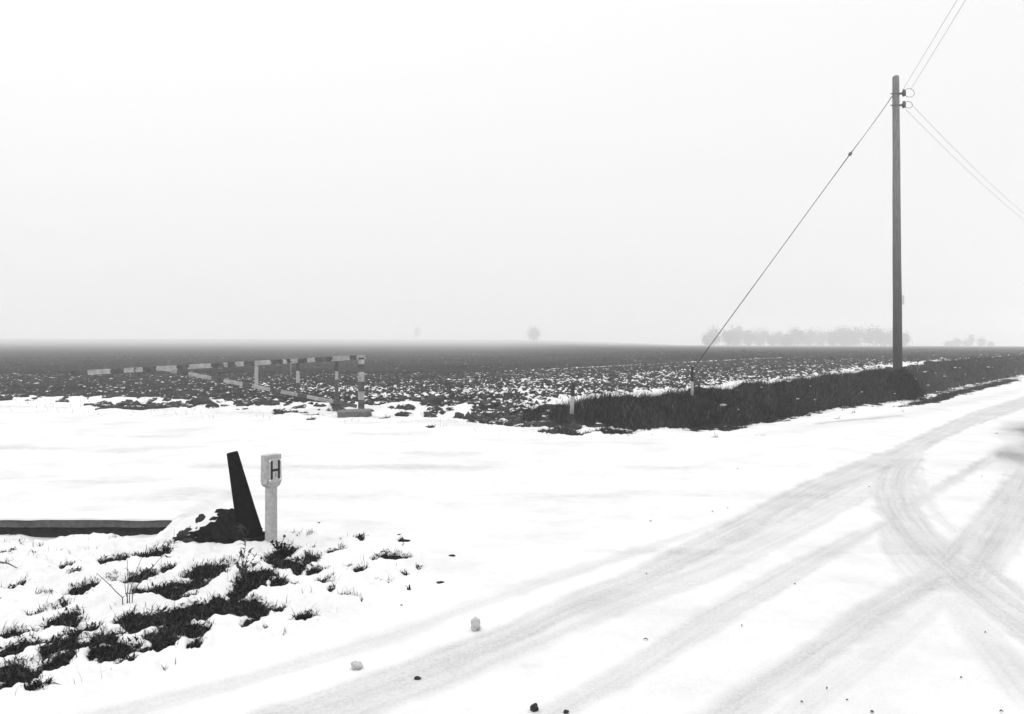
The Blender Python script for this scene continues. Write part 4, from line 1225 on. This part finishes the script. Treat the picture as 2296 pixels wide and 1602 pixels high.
# ------------------------------------------------------------------ trees in the fog
def tree(name, px, py_base, py_top, d, rpx, label, cat="tree", n=1700, group=None, seed=0, shape=.84, low=0.0):
    d *= 1.5
    x = (px - CX) / K * d
    gz = ground_z(x, d)
    top = EYE - (py_top - CY) / K * d
    h = top - gz; R = rpx / K * d
    r = tag(empty(name, (x, d, gz)), label, cat, group)
    rng = np.random.default_rng(seed)
    parts = [tube_arrays([(0, 0, -.4), (.1, 0, h * .25), (0, .1, h * .55), (.05, 0, h * .85)], [.25, .2, .12, .03], 7)]
    for i in range(9):
        a = rng.uniform(0, 2 * math.pi); z0 = h * rng.uniform(.2, .5); e = rng.uniform(.5, .9)
        parts.append(tube_arrays([(0, 0, z0), (math.cos(a) * R * .45, math.sin(a) * R * .45, z0 + h * .16), (math.cos(a) * R * e, math.sin(a) * R * e, min(h * .92, z0 + h * .34))], [.10, .06, .025], 5))
    v, f = merge(parts); link_mesh("trunk", v, f, M_bark, r)
    # crown: many small twig sprays gathered in clumps
    nc = 26
    cdir = rng.normal(0, 1, (nc, 3)); cdir /= np.linalg.norm(cdir, axis=1)[:, None]
    ck = rng.uniform(.35, .92, nc)
    cc = cdir * ck[:, None] * np.array([R * .74, R * .74, h * (.5 - .5 * low) * shape]) + np.array([0, 0, h * (.46 + .5 * low) - .2])
    cs = rng.uniform(.24, .40, nc) * R
    w_ = rng.integers(0, nc, n); cs[::3] *= 1.5
    p = cc[w_] + rng.normal(0, 1, (n, 3)) * (cs[w_] * .62)[:, None]
    out_ = rng.uniform(0, 1, n) < .22
    p = np.where(out_[:, None], cc[w_] + (p - cc[w_]) * 1.75, p)
    p = p[(p[:, 2] > h * (low - .02)) & (p[:, 2] < h * 1.10)]
    m_ = len(p)
    a1 = rng.normal(0, 1, (m_, 3)); a1 /= np.linalg.norm(a1, axis=1)[:, None]
    a2 = np.cross(a1, rng.normal(0, 1, (m_, 3))); a2 /= np.linalg.norm(a2, axis=1)[:, None]
    s = rng.uniform(.16, .50, m_) * (R / 3.5) ** .5
    V = np.stack([p - a1 * s[:, None], p + a2 * (s * .5)[:, None], p + a1 * s[:, None], p - a2 * (s * .5)[:, None]], 1)
    np_mesh("crown", V.reshape(-1, 3), np.arange(m_ * 4).reshape(-1, 4), None, M_tree, parent=r)
    return r
tree("round_tree", 1197, 762, 730.5, 470, 14.5, "lone round tree standing in fog at the middle of the horizon", n=4200, seed=1, low=.16)
tree("faint_tree", 935, 760, 732, 690, 9, "faintest lone tree on the foggy horizon left of the round one", n=1800, seed=2, low=.16)
wood = [(1583, 742, 12, 370), (1602, 729, 17, 375), (1630, 730, 17, 385), (1655, 728, 18, 380), (1682, 734, 17, 385), (1706, 736, 16, 392), (1729, 745, 14, 385), (1746, 736, 11, 400), (1764, 747, 13, 388),
        (1788, 733, 16, 400), (1812, 735, 18, 405), (1840, 736, 18, 398), (1868, 735, 17, 372), (1890, 731, 19, 365), (1918, 732, 20, 370), (1948, 730, 20, 366), (1976, 733, 19, 372), (2003, 732, 18, 368), (2027, 740, 15, 370)]
names = ["leftmost tree of the foggy wood, lower than its right neighbour", "second tree from the wood's left end", "tree left of the guy wire in the foggy wood", "tallest tree in the left half of the foggy wood",
         "tree right of the tallest one in the left half of the wood", "tree where the wood's left half starts to drop", "low tree left of the first dip in the wood", "small tree between the two dips in the wood", "lowest tree, in the second dip of the wood",
         "tree just right of the wood's second dip", "paler tree in the middle of the wood", "paler tree just left of the wood's dark block", "leftmost tree of the wood's dark block", "second tree of the wood's dark block",
         "third tree of the wood's dark block", "tree of the dark block left of the telegraph pole", "tree of the dark block just left of the pole", "tree of the wood hidden behind the telegraph pole", "rightmost tree of the wood, just right of the pole"]
for i, ((px, pt, rp, d), lab) in enumerate(zip(wood, names)):
    jr = random.Random(i); tree("wood_tree", px + jr.uniform(-3, 3), 774, pt + jr.uniform(-4, 4), d * jr.uniform(.88, 1.02), rp * jr.uniform(.95, 1.4), lab, n=3000, group="trees of the foggy wood", seed=20 + i)
for i, (px, pt, rp, d, lab) in enumerate(((2128, 766, 12, 420, "low bush at left end of the far right foggy hedge"), (2146, 756, 12, 425, "rounded bush second from left in the far right hedge"), (2178, 744, 8, 430, "slender tallest tree in the far right hedge"),
                                          (2166, 760, 12, 428, "bush left of the slender tree in the far right hedge"), (2200, 755, 11, 425, "broad bush right of the slender tree in the far right hedge"), (2221, 766, 8, 425, "small bush at right end of the far right hedge"))):
    tree("hedge_tree", px, 778, pt, d, rp, lab, "bush", n=1500, group="bushes of the far right hedge", seed=60 + i)

# ------------------------------------------------------------------ fog
bm = bmesh.new(); add_box(bm, (0, 0, 7.4), (3300, 3300, 18.4))
mz = bpy.data.materials.new("fog"); mz.use_nodes = True
nt = mz.node_tree; nt.nodes.clear()
out = nt.nodes.new("ShaderNodeOutputMaterial"); pv = nt.nodes.new("ShaderNodeVolumePrincipled")
pv.inputs["Color"].default_value = (.995, .995, .995, 1); pv.inputs["Density"].default_value = .0022; pv.inputs["Anisotropy"].default_value = 0.0
nt.links.new(pv.outputs[0], out.inputs["Volume"])
haze = bm_obj("haze", bm, mz)
tag(haze, "pale winter fog filling the air over the field", "fog", None, "stuff")
